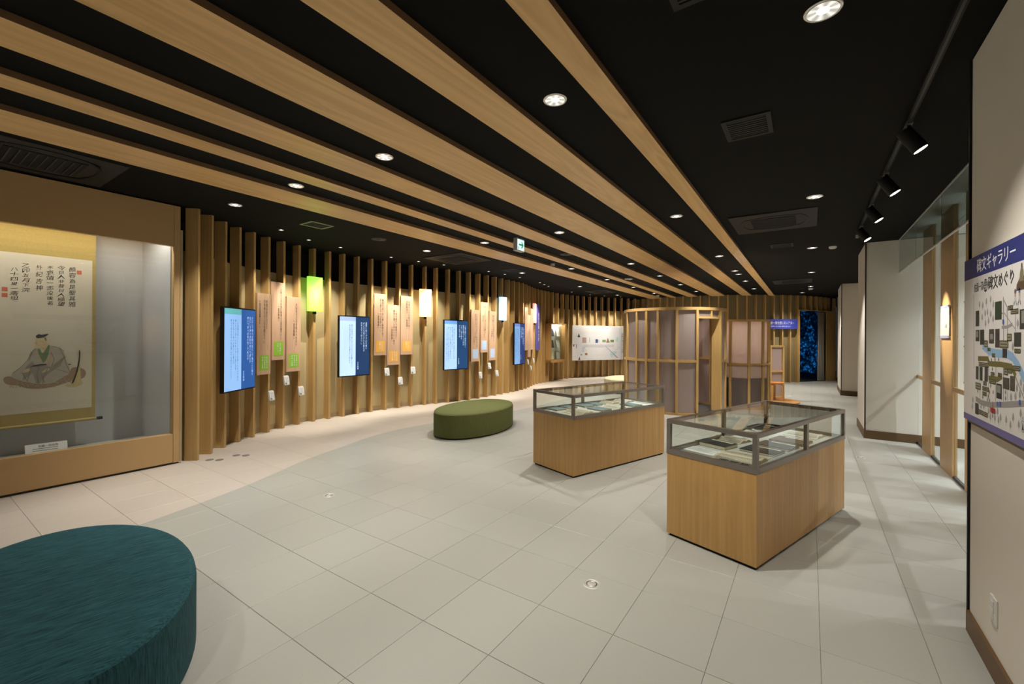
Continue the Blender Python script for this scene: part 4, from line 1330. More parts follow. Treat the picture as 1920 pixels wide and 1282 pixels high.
rad = math.radians
BC = (-2.54, 10.17); BR = 1.085
t = thing('round_booth', (BC[0], BC[1], 0), 'tall round booth of pale wood ribs and frosted plum panes with a doorway', 'booth')
OP0, OP1 = rad(-51), rad(-16)
mb = MB(); mb.cyl(BC[0], BC[1], BR - .09, .002, .012, 48); mb.build('bounce_absorber', plain('absorber_dark', (.045, .04, .038), .9), t)  # dark disc added to cut light bouncing onto the lower panes
mb = MB(); mb.arc(BC, BR - .10, BR, 0, 2 * PI, 2.135, 2.195, 64); mb.build('top_ring', M_booth, t)
mb = MB(); mb.arc(BC, BR - .08, BR - .01, OP1, OP0 + 2 * PI, 1.07, 1.125, 56); mb.build('middle_rail', M_booth, t)
mb = MB(); mb.arc(BC, BR - .09, BR - .01, OP1, OP0 + 2 * PI, 0, .05, 56); mb.build('bottom_rail', M_booth, t)
mb = MB(); mb.arc(BC, BR - .09, BR - .01, OP0, OP1, 1.965, 2.005, 10); mb.build('door_head', M_booth, t)
angs = [-51, -72.5, -92.5, -106, -120, -142, -165, 170, 146, 122, 98, 74, 50, 26, 4]
for aa in angs:
    mb = MB(); radial(mb, BC, rad(aa), BR - .10, BR - .004, .05, .05, 2.135); mb.build('post', M_booth, t, bevel=.003)
mb = MB(); radial(mb, BC, rad(-19), BR - .18, BR + .02, .05, 0, 2.135); mb.build('door_post', M_booth, t, bevel=.003)
mb = MB(); radial(mb, BC, rad(-33), BR - .09, BR - .01, .035, 2.005, 2.135); mb.build('short_post', M_booth, t)
al = sorted([x % 360 for x in angs] + [(-19) % 360])
al = [x for x in al if x < 308.5] + [309, 341]
seq = sorted(set([x % 360 for x in angs] + [341]))
for i in range(len(seq)):
    a0, a1 = seq[i], seq[(i + 1) % len(seq)]
    if a1 < a0:
        a1 += 360
    if abs(a0 - 309) < 1:
        mb = MB(); mb.arc(BC, BR - .055, BR - .047, rad(a0), rad(a1), 2.005, 2.135, 6); mb.build('frosted_pane', M_frost, t)
        continue
    mb = MB(); mb.arc(BC, BR - .055, BR - .047, rad(a0), rad(a1), .05, 1.07, 6); mb.build('frosted_pane', M_frost, t)
    mb = MB(); mb.arc(BC, BR - .055, BR - .047, rad(a0), rad(a1), 1.125, 2.135, 6); mb.build('frosted_pane', M_frost, t)

B2 = (-1.32, 11.33); R2 = .60
t = thing('small_round_booth', (B2[0], B2[1], 0), 'lower round booth with glowing frosted panes, between tall booth and stool', 'booth')
H2 = 1.985
mb = MB(); mb.arc(B2, R2 - .07, R2, 0, 2 * PI, H2 - .05, H2, 48); mb.build('top_ring', M_booth, t)
mb = MB(); mb.arc(B2, R2 - .06, R2 - .005, 0, 2 * PI, .975, 1.015, 48); mb.build('middle_rail', M_booth, t)
mb = MB(); mb.arc(B2, R2 - .06, R2 - .005, 0, 2 * PI, 0, .05, 48); mb.build('bottom_rail', M_booth, t)
a2 = [-104, -67, -35, -15, 10, 45, 80, 115, 150, 185, 220]
for aa in a2:
    mb = MB(); radial(mb, B2, rad(aa), R2 - .07, R2 - .002, .055, .05, H2 - .05); mb.build('post', M_booth, t, bevel=.003)
for i in range(len(a2)):
    a0, a1 = a2[i], a2[(i + 1) % len(a2)]
    if a1 < a0:
        a1 += 360
    for z0, z1 in ((.05, .975), (1.015, H2 - .05)):
        mb = MB(); mb.arc(B2, R2 - .04, R2 - .034, rad(a0), rad(a1), z0, z1, 6); mb.build('frosted_pane', M_frost2, t)
mb = MB(); mb.cyl(B2[0], B2[1], R2 - .043, .0, .70, 48); mb.build('inner_counter', plain('counter_dark', (.05, .042, .04), .6), t)
ld = bpy.data.lights.new('booth_fill_light', 'POINT'); ld.energy = 22; ld.color = (1, .88, .74); ld.shadow_soft_size = .1  # added unseen light without a fixture, makes the panes glow
lo = bpy.data.objects.new('booth_fill_light', ld); COL.objects.link(lo); lo.parent = t
lo.matrix_local = XF[t].inverted() @ Matrix.Translation((B2[0], B2[1], 1.7))

# ---- low frosted screen with stool on a round timber deck
t = thing('low_screen', (-.8, 13.05, 0), 'low wooden frame screen with grey frosted panes behind the stool', 'screen')
pp = [Vector((-1.12, 12.83, 0)), Vector((-.835, 13.03, 0)), Vector((-.57, 13.23, 0))]
for k, p in enumerate(pp):
    d = (pp[min(2, k + 1)] - pp[max(0, k - 1)]).normalized(); nrm = Vector((-d.y, d.x, 0))
    wd = .035 if k < 2 else .05
    mb = MB(); M_ = Matrix.Translation(p + Z * .702) @ Matrix.Rotation(math.atan2(d.y, d.x), 4, 'Z')
    mb.obox(M_, wd, .08, 1.356); mb.build('post', M_booth, t, bevel=.003)
for p, q in zip(pp[:-1], pp[1:]):
    d = (q - p); ln = d.length; M0 = Matrix.Translation((p + q) / 2) @ Matrix.Rotation(math.atan2(d.y, d.x), 4, 'Z')
    for nm, z, hh in (('top_rail', 1.365, .05), ('middle_rail', .72, .045), ('bottom_rail', .05, .05)):
        mb = MB(); mb.obox(M0 @ Matrix.Translation((0, 0, z)), ln, .06, hh); mb.build(nm, M_booth, t, bevel=.003)
    for za, zb_ in ((.075, .70), (.742, 1.34)):
        mb = MB(); mb.obox(M0 @ Matrix.Translation((0, .01, (za + zb_) / 2)), ln - .03, .006, zb_ - za); mb.build('frosted_pane', M_frost, t)
mb = MB(); mb.cyl(-.82, 12.70, .64, 0, .022, 48)
tag(mb.build('timber_deck', M_deck), 'round orange timber deck on the floor under the stool', 'deck')
SPt = Vector((-.70, 12.72, .022))
t = thing('bentwood_stool', SPt, 'round orange bentwood stool standing on the timber deck', 'stool')
mb = MB(); mb.cyl(SPt.x, SPt.y, .185, .435, .475, 32); mb.build('seat', M_stool, t, bevel=.006)
for aa in (-110, -8, 100, 190):
    ca, sa = math.cos(rad(aa)), math.sin(rad(aa))
    mb = MB()
    path = [(.06, .425), (.13, .425), (.155, .418), (.17, .40), (.175, .37), (.178, .022)]
    for (r0, z0), (r1, z1) in zip(path[:-1], path[1:]):
        tx, ty = -sa * .025, ca * .025
        dr, dz = r1 - r0, z1 - z0
        ll = math.hypot(dr, dz); nr, nz_ = -dz / ll * .011, dr / ll * .011
        pts = []
        for (rr, zz) in ((r0 - nr, z0 - nz_), (r1 - nr, z1 - nz_), (r1 + nr, z1 + nz_), (r0 + nr, z0 + nz_)):
            pts.append((rr, zz))
        b_ = [(SPt.x + rr * ca - tx, SPt.y + rr * sa - ty, zz) for rr, zz in pts]
        t_ = [(SPt.x + rr * ca + tx, SPt.y + rr * sa + ty, zz) for rr, zz in pts]
        mb.hexa(b_, t_)
    mb.build('leg', M_booth, t)

# ================================================================== RIGHT WALL: map, switch plate
XM = 0.722
t = thing('map_board', (XM, 2.6, 1.13), 'big printed map board with navy heading on the white right wall', 'map')
mb = MB(); mb.box(XM - .02, 1.55, 1.144, XM, 3.378, 2.0)
mb.build('panel_sheet', plain('map_white', (.80, .78, .77), .45), t)
mb = MB(); mb.box(XM - .012, 1.55, 1.128, XM, 3.345, 1.144)
mb.build('shadow_gap_strip', plain('map_gap_shade', (.16, .12, .08), .6), t)  # brown edge strip, its dark colour stands for the gap's shade
A0 = Vector((XM - .0201, 3.37, 0)); RM = Vector((0, -1, 0)); NM = Vector((-1, 0, 0))
mb = MB(); quad(mb, A0, RM, Z, -.008, 1.892, 1.8, 2.0, 0, .0004, NM)
mb.build('heading_band', M_navy, t)
mb = MB(); quad(mb, A0, RM, Z, -.008, 1.144, 1.8, 1.177, 0, .0004, NM)
mb.build('footer_band', M_lilac, t)
mb = MB()
htext(mb, TEXTS['map1'][0], A0 + RM * .205 + Z * 1.945 + NM * .0006, RM, Z, .073, .070, bold=.03)
mb.build('heading_text', M_whiteink, t)
mb = MB()
htext(mb, TEXTS['map2'][0], A0 + RM * .165 + Z * 1.838 + NM * .0006, RM, Z, .036, .045)
htext(mb, TEXTS['map3'][0], A0 + RM * .375 + Z * 1.840 + NM * .0006, RM, Z, .066, .066, bold=.05)
ring = [A0 + RM * (.340 + .030 * math.cos(k * PI / 10)) + Z * (1.836 + .032 * math.sin(k * PI / 10)) + NM * .0005 for k in range(20)]
mb.add(ring, [tuple(range(19, -1, -1))])
mb.build('title_text', M_ink, t)
mb = MB(); htext(mb, '言志', A0 + RM * .318 + Z * 1.850 + NM * .0009, RM, Z, .022, .024); htext(mb, '四録', A0 + RM * .318 + Z * 1.824 + NM * .0009, RM, Z, .022, .024)
mb.build('badge_text', M_whiteink, t)
RIVER = [(0.311, 1.541), (0.401, 1.517), (0.485, 1.512), (0.571, 1.512), (0.644, 1.51), (0.685, 1.5), (0.739, 1.471), (0.808, 1.419), (1.0, 1.30), (1.4, 1.27)]
OL = [[(0.238, 1.478), (0.374, 1.482), (0.402, 1.46), (0.547, 1.464), (0.671, 1.461), (0.714, 1.428)], [(0.398, 1.391), (0.508, 1.394), (0.557, 1.41)]]
RD = [[(0.204, 1.271), (0.291, 1.262), (0.416, 1.267), (0.606, 1.292), (0.81, 1.322), (1.3, 1.36)], [(0.71, 1.424), (0.809, 1.335)], [(0.575, 1.759), (0.581, 1.567)], [(0.579, 1.748), (0.619, 1.715), (0.625, 1.597)],
      [(0.549, 1.69), (0.591, 1.688), (0.62, 1.67), (0.711, 1.617)], [(0.562, 1.628), (0.621, 1.628), (0.677, 1.638)], [(0.385, 1.503), (0.395, 1.256)], [(0.58, 1.467), (0.583, 1.291)], [(0.159, 1.804), (0.166, 1.426)], [(0.71, 1.684), (0.711, 1.609)],
      [(0.265, 1.377), (0.267, 1.259)], [(0.487, 1.452), (0.484, 1.293)], [(0.628, 1.361), (0.629, 1.303)]]
RW = [.026, .008, .010, .008, .005, .014, .005, .006, .004, .006, .004, .005, .004]


def ribbon(mb, pts, wd, m, lift):
    for i_, (p, q) in enumerate(zip(pts[:-1], pts[1:])):
        d = Vector((q[0] - p[0], q[1] - p[1])).normalized()
        n = Vector((-d.y, d.x)) * wd / 2
        e = d * wd * .25
        c = [(p[0] - e.x + n.x, p[1] - e.y + n.y), (p[0] - e.x - n.x, p[1] - e.y - n.y), (q[0] + e.x - n.x, q[1] + e.y - n.y), (q[0] + e.x + n.x, q[1] + e.y + n.y)]
        mb.add([A0 + RM * x + Z * y + NM * (lift * .4 + .000015 * i_) for x, y in c], [(0, 1, 2, 3)], m)


mb = MB()
for i2, (pth, wd) in enumerate(zip(RD, RW)):
    ribbon(mb, pth, wd, 0, .0003 + .00004 * i2)
ribbon(mb, RIVER, .036, 1, .0009)
for pth in OL:
    ribbon(mb, pth, .024, 2, .0012)
mb.build('map_lines', [plain('map_road', (.34, .32, .31), .7), plain('map_river', (.28, .47, .70), .7), plain('map_olive', (.16, .14, .035), .7)], t)
PHT = [(0.473, 0.556, 1.664, 1.746), (0.192, 0.246, 1.641, 1.719), (0.193, 0.253, 1.565, 1.622), (0.264, 0.324, 1.548, 1.622), (0.395, 0.461, 1.556, 1.622), (0.478, 0.531, 1.538, 1.622), (0.57, 0.623, 1.495, 1.535), (0.699, 0.772, 1.546, 1.604), (0.758, 0.84, 1.616, 1.696), (0.201, 0.242, 1.372, 1.438), (0.258, 0.303, 1.371, 1.438), (0.333, 0.38, 1.372, 1.441), (0.576, 0.65, 1.36, 1.41), (0.659, 0.71, 1.359, 1.422), (0.496, 0.563, 1.309, 1.376), (0.192, 0.246, 1.195, 1.251)]
PC = [(.03, .05, .025), (.04, .045, .03), (.05, .045, .04), (.035, .04, .025), (.07, .06, .05), (.05, .04, .035), (.035, .028, .025), (.04, .045, .035), (.04, .04, .04), (.05, .05, .045), (.03, .045, .02), (.05, .045, .04), (.075, .06, .05), (.08, .065, .055), (.03, .03, .03), (.05, .05, .045)]
for k, (r_, c_) in enumerate(zip(PHT, PC)):
    mb = MB(); p0 = A0 + RM * r_[0]; p1 = A0 + RM * r_[1]
    quad(mb, A0, RM, Z, r_[0], r_[2], r_[1], r_[3], 0, .0016, NM)
    mb.build('map_photo', plain('map_photo_%d' % k, c_, .6, noise=.7, nscale=70), t)
pale = plain('map_photo_pale', (.28, .28, .25), .6, noise=.2, nscale=60)
for a_ in ((.775, .83, 1.640, 1.690), (.41, .45, 1.575, 1.600), (.505, .55, 1.335, 1.368), (.200, .235, 1.585, 1.615)):
    mb = MB(); quad(mb, A0, RM, Z, a_[0], a_[2], a_[1], a_[3], 0, .0020, NM)
    mb.build('map_photo_detail', pale, t)
LBL = [(0.634, 0.681, 1.703, 1.716), (0.667, 0.739, 1.684, 1.699), (0.626, 0.669, 1.571, 1.596), (0.54, 0.632, 1.541, 1.567), (0.331, 0.373, 1.54, 1.566), (0.377, 0.414, 1.522, 1.531), (0.44, 0.475, 1.496, 1.507), (0.708, 0.764, 1.522, 1.534), (0.251, 0.385, 1.444, 1.459), (0.425, 0.465, 1.406, 1.42), (0.518, 0.559, 1.41, 1.422), (0.59, 0.631, 1.424, 1.446), (0.639, 0.676, 1.434, 1.447), (0.693, 0.765, 1.449, 1.464), (0.404, 0.483, 1.371, 1.386), (0.2, 0.274, 1.326, 1.353), (0.319, 0.361, 1.355, 1.368), (0.307, 0.393, 1.328, 1.343), (0.308, 0.362, 1.304, 1.317), (0.253, 0.309, 1.206, 1.222), (0.31, 0.381, 1.204, 1.221)]
mlab = [plain('map_label_dark', (.075, .062, .025), .7), plain('map_label_pale', (.30, .29, .20), .7), plain('map_red', (.36, .03, .025), .6), plain('map_blue', (.06, .13, .42), .6)]
for q in LBL:
    mb = MB()
    quad(mb, A0, RM, Z, q[0] - .004, q[2] - .003, q[1] + .004, q[3] + .003, 0, .0024, NM)
    quad(mb, A0, RM, Z, q[0] + .002, q[2] + .002, q[1] - .002, q[3] - .002, 1, .0027, NM)
    quad(mb, A0, RM, Z, q[0] + .008, (q[2] + q[3]) / 2 - .0025, q[1] - .008, (q[2] + q[3]) / 2 + .0025, 0, .0030, NM)
    mb.build('map_label', mlab, t)
q = (0.417, 0.485, 1.234, 1.257)
mb = MB(); quad(mb, A0, RM, Z, q[0], q[2], q[1], q[3], 2, .0024, NM); quad(mb, A0, RM, Z, .449, 1.257, .453, 1.29, 2, .0024, NM)
mb.build('red_label', mlab, t)
for y_, z_ in ((0.513, 1.282), (0.545, 1.286), (0.763, 1.319), (0.578, 1.651)):
    mb = MB(); quad(mb, A0, RM, Z, y_ - .010, z_ - .010, y_ + .010, z_ + .012, 3, .0024, NM)
    mb.build('road_shield', mlab, t)
mb = MB(); htext(mb, TEXTS['red'][0], A0 + RM * .424 + Z * 1.2455 + NM * .0006, RM, Z, .018, .017)
mb.build('red_label_text', M_whiteink, t)
TRs = [(0.251, 1.747), (0.3, 1.739), (0.352, 1.754), (0.412, 1.76), (0.449, 1.734), (0.292, 1.681), (0.336, 1.699), (0.369, 1.703), (0.414, 1.691), (0.447, 1.668), (0.386, 1.661), (0.342, 1.65), (0.736, 1.639), (0.685, 1.542), (0.732, 1.374), (0.772, 1.4), (0.8, 1.38), (0.669, 1.33), (0.716, 1.338), (0.761, 1.35), (0.417, 1.21), (0.447, 1.222), (0.477, 1.214), (0.524, 1.21), (0.55, 1.225), (0.616, 1.226), (0.693, 1.248), (0.664, 1.212), (0.753, 1.228), (0.395, 1.233), (0.511, 1.248), (0.771, 1.276), (0.152, 1.257), (0.14, 1.223)]
DTs = [(0.44, 1.436), (0.429, 1.478), (0.474, 1.482), (0.522, 1.484), (0.42, 1.357), (0.404, 1.324), (0.453, 1.329), (0.388, 1.304), (0.374, 1.285), (0.405, 1.285), (0.306, 1.291), (0.282, 1.241), (0.324, 1.243), (0.607, 1.345), (0.608, 1.318), (0.229, 1.314)]
mb = MB()
for k, (y_, z_) in enumerate(TRs + DTs):
    m_ = 0 if k < len(TRs) else 1
    sh = [(0, .022), (.009, .008), (.011, -.004), (.004, -.012), (.0015, -.012), (.0015, -.022), (-.0015, -.022), (-.0015, -.012), (-.004, -.012), (-.011, -.004), (-.009, .008)]
    s_ = 1.05 if k < len(TRs) else .62
    mb.add([A0 + RM * (y_ + px * s_) + Z * (z_ + pz * s_) + NM * .00025 for px, pz in sh], [tuple(range(len(sh)))], m_)
mb.build('map_trees', [plain('map_tree', (.36, .35, .34), .7), plain('map_tree_dark', (.15, .17, .17), .7)], t)
mb = MB()
for y_, cc in ((.709, 1), (.752, 2)):
    P = A0 + RM * y_ + NM * .0006
    for q_, (poly, m_) in enumerate((([(-.008, 1.765), (.008, 1.765), (.010, 1.778), (0, 1.786), (-.010, 1.778)], cc), ([(-.007, 1.752), (.007, 1.752), (.007, 1.765), (-.007, 1.765)], 0), ([(-.010, 1.732), (.010, 1.732), (.007, 1.752), (-.007, 1.752)], 3),
                     ([(-.010, 1.732), (-.006, 1.732), (-.012, 1.716), (-.017, 1.716)], 4), ([(.006, 1.732), (.010, 1.732), (.017, 1.716), (.012, 1.716)], 4))):
        mb.add([P + RM * x + Z * z + NM * (.00005 * q_) for x, z in poly], [tuple(range(len(poly)))], m_)
P = A0 + RM * .775 + NM * .0006
for q_, (poly, m_) in enumerate((([(-.055, 1.775), (.06, 1.775), (.05, 1.815), (.02, 1.83), (-.02, 1.825), (-.05, 1.80)], 5), ([(-.022, 1.81), (.022, 1.81), (.018, 1.85), (.006, 1.866), (-.008, 1.866), (-.018, 1.845)], 6), ([(-.008, 1.864), (.008, 1.864), (.006, 1.882), (-.006, 1.882)], 7))):
    mb.add([P + RM * x + Z * z + NM * (.00005 * q_) for x, z in poly], [tuple(range(len(poly)))], m_)
mb.build('map_figures', [plain('mf%d' % i, c, .7) for i, c in enumerate([(.55, .36, .26), (.12, .11, .11), (.06, .16, .40), (.60, .60, .62), (.10, .09, .12), (.10, .055, .03), (.20, .18, .11), (.12, .08, .05)])], t)
mb = MB()
ring = [(A0 + RM * (.795 + .020 * math.cos(k * PI / 10)) + Z * (1.229 + .024 * math.sin(k * PI / 10)) + NM * .0008) for k in range(20)]
ring2 = [(A0 + RM * (.795 + .018 * math.cos(k * PI / 10)) + Z * (1.229 + .022 * math.sin(k * PI / 10)) + NM * .0008) for k in range(20)]
mb.add(ring + ring2, [(i, (i + 1) % 20, 20 + (i + 1) % 20, 20 + i) for i in range(20)])
mb.add([A0 + RM * .795 + Z * 1.248 + NM * .0009, A0 + RM * .787 + Z * 1.214 + NM * .0009, A0 + RM * .803 + Z * 1.214 + NM * .0009], [(0, 1, 2)])
htext(mb, 'N', A0 + RM * .787 + Z * 1.262 + NM * .0009, RM, Z, .016, .016)
mb.build('north_arrow', M_ink, t)

t = thing('switch_plate', (XM, 2.96, .245), 'white switch plate with three rockers low on the right wall', 'switch plate')
mb = MB(); mb.box(XM - .008, 2.918, .245, XM, 3.004, .368); mb.build('plate', M_plastic, t, bevel=.003)
for k in range(3):
    mb = MB(); mb.box(XM - .012, 2.945, .266 + .029 * k, XM - .008, 2.977, .290 + .029 * k); mb.build('rocker', M_plastic, t, bevel=.001)

# ---- posters on the glazing posts
for y0_, y1_, z0_, z1_, lab in ((6.94, 7.385, 1.585, 1.972, 'white acrylic poster on the middle wooden post of the glazing'),
                                (5.92, 6.36, 1.583, 1.973, 'upper white acrylic poster on the wooden post beside the map board'),
                                (5.92, 6.36, 1.112, 1.515, 'lower white acrylic poster on the wooden post beside the map board')):
    t = thing('post_poster', (1.335, (y0_ + y1_) / 2, z0_), lab, 'poster', 'posters on the wooden posts')
    mb = MB(); mb.box(1.322, y0_ + .02, z0_, 1.326, y1_ - .02, z1_); mb.build('poster_sheet', M_paper, t)
    mb = MB(); mb.box(1.3175, y0_, z0_, 1.3205, y1_, z1_); mb.build('acrylic_cover', M_acrylic, t)
    P = Vector((1.3215, y1_ - .02, 0)); RP = Vector((0, -1, 0))
    mb = MB()
    wP = y1_ - y0_ - .04
    quad(mb, P, RP, Z, 0, z1_ - .03, wP, z1_, 0); quad(mb, P, RP, Z, 0, z0_, wP, z0_ + .03, 0)
    mb.build('lilac_bands', plain('poster_lilac', (.42, .42, .72), .7), t)
    mb = MB(); vtext(mb, TEXTS['post'], P + RP * (wP * .62) + Z * (z1_ - .06), RP, Z, .03, .028)
    hx = wP * .66
    mb.add([P + RP * (hx + dx) + Z * (z1_ - .235 + dz) for dx, dz in ((-.04, -.03), (.05, -.03), (.04, .0), (.015, .02), (-.01, .01))], [(0, 1, 2, 3, 4)])
    mb.build('poster_print', M_greyink, t)
    for yy in (y0_ + .02, y1_ - .02):
        for zz in (z0_ + .015, z1_ - .015):
            mb = MB(); mb.tube((1.312, yy, zz), (1.335, yy, zz), .007, 10); mb.build('standoff', M_silver, t)

# ---- hanging glass smoke barrier
t = thing('smoke_barrier', (1.126, 6.0, 2.585), 'clear glass smoke barrier hanging from the ceiling before the wooden posts', 'glass barrier')
for k, (ya, yb) in enumerate(((3.365, 4.9), (4.9, 6.25), (6.25, 7.55), (7.55, 8.838))):
    mb = MB(); mb.box(1.123, ya + .004, 2.60, 1.129, yb - .004, 3.088); mb.build('glass_pane', M_glasscurtain, t)
mb = MB(); mb.box(1.119, 3.365, 2.585, 1.133, 8.838, 2.600); mb.build('bottom_channel', M_steel, t)
mb = MB(); mb.box(1.119, 3.365, 3.075, 1.133, 8.838, 3.091); mb.build('top_channel', M_steel, t)

# ================================================================== CEILING FITTINGS
def downlight_proto(name, r):
    root = bpy.data.objects.new(name, None); COL.objects.link(root); root.empty_display_size = .1
    mb = MB(); mb.lathe([(r * .80, -.001), (r * .86, -.007), (r, -.005), (r, .0)], n=32); mb.build('trim_ring', M_silver, root)
    mb = MB()
    n = 24
    vs, fs = [], []
    for q, (rr, zz) in enumerate(((r * .82, -.006), (r * .34, -.002))):
        vs += [(rr * math.cos(2 * PI * i / n), rr * math.sin(2 * PI * i / n), zz) for i in range(n)]
    fs = [(i, (i + 1) % n, n + (i + 1) % n, n + i) for i in range(n)]
    mb.add(vs, fs, 0, False); mb.build('reflector', M_reflect, root)
    mb = MB(); mb.lathe([(0.0005, -.0035), (r * .34, -.0025)], n=20); mb.build('lens', M_led, root)
    return root


def refl_mat():
    # emissive radial stripes stand in for lamplight glinting on the reflector facets
    m, nt, b = newmat('reflector_painted_glints')
    tc = nt.nodes.new('ShaderNodeTexCoord'); gr = nt.nodes.new('ShaderNodeTexGradient'); gr.gradient_type = 'RADIAL'
    mu = nt.nodes.new('ShaderNodeMath'); mu.operation = 'MULTIPLY'; mu.inputs[1].default_value = 7
    pg = nt.nodes.new('ShaderNodeMath'); pg.operation = 'PINGPONG'; pg.inputs[1].default_value = .5
    L(nt, tc.outputs['Object'], gr.inputs[0]); L(nt, gr.outputs[1], mu.inputs[0]); L(nt, mu.outputs[0], pg.inputs[0])
    cr = nt.nodes.new('ShaderNodeValToRGB'); cr.color_ramp.elements[0].color = (.38, .36, .32, 1); cr.color_ramp.elements[1].color = (1, .96, .9, 1)
    cr.color_ramp.elements[0].position = .1; cr.color_ramp.elements[1].position = .45
    L(nt, pg.outputs[0], cr.inputs[0]); L(nt, cr.outputs[0], b.inputs['Emission Color'])
    b.inputs['Emission Strength'].default_value = .85
    b.inputs['Base Color'].default_value = (.6, .6, .58, 1); b.inputs['Metallic'].default_value = 1; b.inputs['Roughness'].default_value = .2
    return m


M_reflect = refl_mat()
ORD = ['first', 'second', 'third', 'fourth', 'fifth', 'sixth', 'seventh']
COLS = [('on the plain black ceiling beside the track lights', [(.045, 2.48), (.04, 5.70), (.03, 8.90), (.03, 12.2), (.02, 15.5), (-.21, 17.5)]),
        ('between the two beams closest to the track', [(-1.37, 2.48), (-1.40, 5.72), (-1.41, 8.96), (-1.42, 11.12), (-1.42, 11.74), (-1.44, 13.28), (-1.44, 15.47)]),
        ('between widest beam and its exit-sign side neighbour', [(-3.05, 2.48), (-3.08, 5.73), (-3.12, 8.99), (-3.13, 11.17), (-3.14, 13.33), (-3.15, 15.54)]),
        ('between thin beam and slat-wall beam', [(-4.44, 2.47), (-4.49, 5.73), (-4.52, 9.0), (-4.56, 11.22), (-4.57, 13.4), (-4.58, 15.63)]),
        ('on the black ceiling along the slat wall', [(-5.76, 2.45), (-5.86, 5.75), (-5.89, 9.03), (-5.95, 12.44), (-5.96, 15.69)])]
dproto = downlight_proto('recessed_downlight', .078)
firstd = True
for lab, pts in COLS:
    for i, (x, y) in enumerate(pts):
        o = dproto if firstd else copy_tree(dproto)
        firstd = False
        o.location = (x, y, zc(x) - .001)
        XF[o] = Matrix.Translation(o.location)
        tag(o, 'round recessed downlight, %s from the front %s' % (ORD[i], lab), 'downlight', 'recessed ceiling downlights')
        spot('downlight_lamp', (x, y, zc(x) - .02), (x, y, 0), P_DOWN * (1.7 if x > 0 and y < 3 else 1), 118 if y > 17 else (60 if x < -5.5 else 86), .6, (1.0, .945, .85), .014, o)

for x in (.05, -1.36, -3.03, -4.42):
    spot('rear_lamp', (x, -.76, zc(x) - .02), (x, -.76, 0), P_DOWN * (1.9 if x > 0 else 1), 86, .6, (1.0, .945, .85), .014)
SPOTS = [(-6.57, 3.43, (-7.20, 3.60, 1.3)), (-6.88, 4.05, (-7.40, 4.25, 1.2)), (-6.98, 4.71, (-7.44, 4.75, 1.0)), (-6.98, 5.86, (-7.42, 6.0, 1.5)), (-6.88, 6.51, (-7.37, 6.55, 1.5)), (-6.72, 7.12, (-7.20, 7.05, 1.5)),
         (-6.45, 8.40, (-6.88, 8.45, 1.4)), (-6.40, 9.01, (-6.87, 9.0, 1.4)), (-6.40, 9.70, (-6.86, 9.55, 1.5)), (-6.52, 10.95, (-7.0, 11.0, 1.4)), (-6.66, 11.45, (-7.15, 11.55, 1.4)), (-6.80, 11.95, (-7.35, 12.25, 1.5)),
         (-6.95, 13.87, (-7.45, 13.9, 1.4)), (-6.80, 15.10, (-7.25, 15.5, 1.5)), (-6.50, 15.75, (-6.95, 16.1, 1.5)), (-6.10, 16.40, (-6.55, 16.75, 1.5))]
sproto = downlight_proto('wall_spotlight', .038)
SL = ['beside the lime boards', 'beside the lime boards', 'beside the lime boards', 'before the orange boards', 'before the orange boards', 'before the orange boards', 'before the pale blue boards', 'before the pale blue boards', 'before the pale blue boards',
      'before the salmon boards', 'before the salmon boards', 'before the salmon boards', 'above the leaflet cabinet', 'above the timeline board', 'above the timeline board', 'above the timeline board']
cnt = {}
for i, (x, y, tg) in enumerate(SPOTS):
    o = sproto if i == 0 else copy_tree(sproto)
    o.location = (x, y, zc(x) - .001)
    XF[o] = Matrix.Translation(o.location)
    k = cnt.get(SL[i], 0); cnt[SL[i]] = k + 1
    tag(o, 'tiny bright ceiling spotlight, %s of those %s' % (ORD[k], SL[i]), 'spotlight', 'small wall-washing spotlights')
    spot('spot_lamp', (x, y, zc(x) - .02), tg, P_WALL * (.6 if y > 13 else 1), 58, .6, (1.0, .92, .78), .015, o)


def vent(name, x0, y0, x1, y1, lab, slats=9, frame=M_vent, zd=None):
    xm, ym = (x0 + x1) / 2, (y0 + y1) / 2
    t = thing(name, (xm, ym, zc(xm)), lab, 'vent')
    z = zc(xm)
    f = .03
    mb = MB()
    for q in ((x0, y0, x1, y0 + f), (x0, y1 - f, x1, y1), (x0, y0 + f, x0 + f, y1 - f), (x1 - f, y0 + f, x1, y1 - f)):
        mb.box(q[0], q[1], z - .010, q[2], q[3], z + .002)
    mb.build('vent_frame', frame, t)
    mb = MB(); mb.box(x0 + f, y0 + f, z - .003, x1 - f, y1 - f, z + .002); mb.build('vent_backing', M_hole, t)
    for k in range(slats):
        y = y0 + f + (y1 - y0 - 2 * f) * (k + .5) / slats
        mb = MB(); mb.box(x0 + f, y - .004, z - .008, x1 - f, y + .004, z - .003); mb.build('slat', M_darkgrey, t)


vent('air_vent', -.53, 3.38, -.225, 3.74, 'black square ceiling vent on the plain ceiling left of the track')
vent('air_vent', -.545, 8.24, -.225, 8.58, 'black ceiling vent just beyond the ceiling air conditioner')
vent('air_vent', -.53, 1.75, -.22, 2.10, 'black ceiling vent cut by the top edge of the photo')
vent('air_vent', -5.97, 3.37, -5.66, 3.72, 'square ceiling vent with pale greenish rim near the lime lantern', 7, plain('vent_pale', (.20, .20, .15), .5))
vent('air_vent', -6.03, 8.33, -5.68, 8.68, 'black ceiling vent beside the slats near the pale blue lantern')


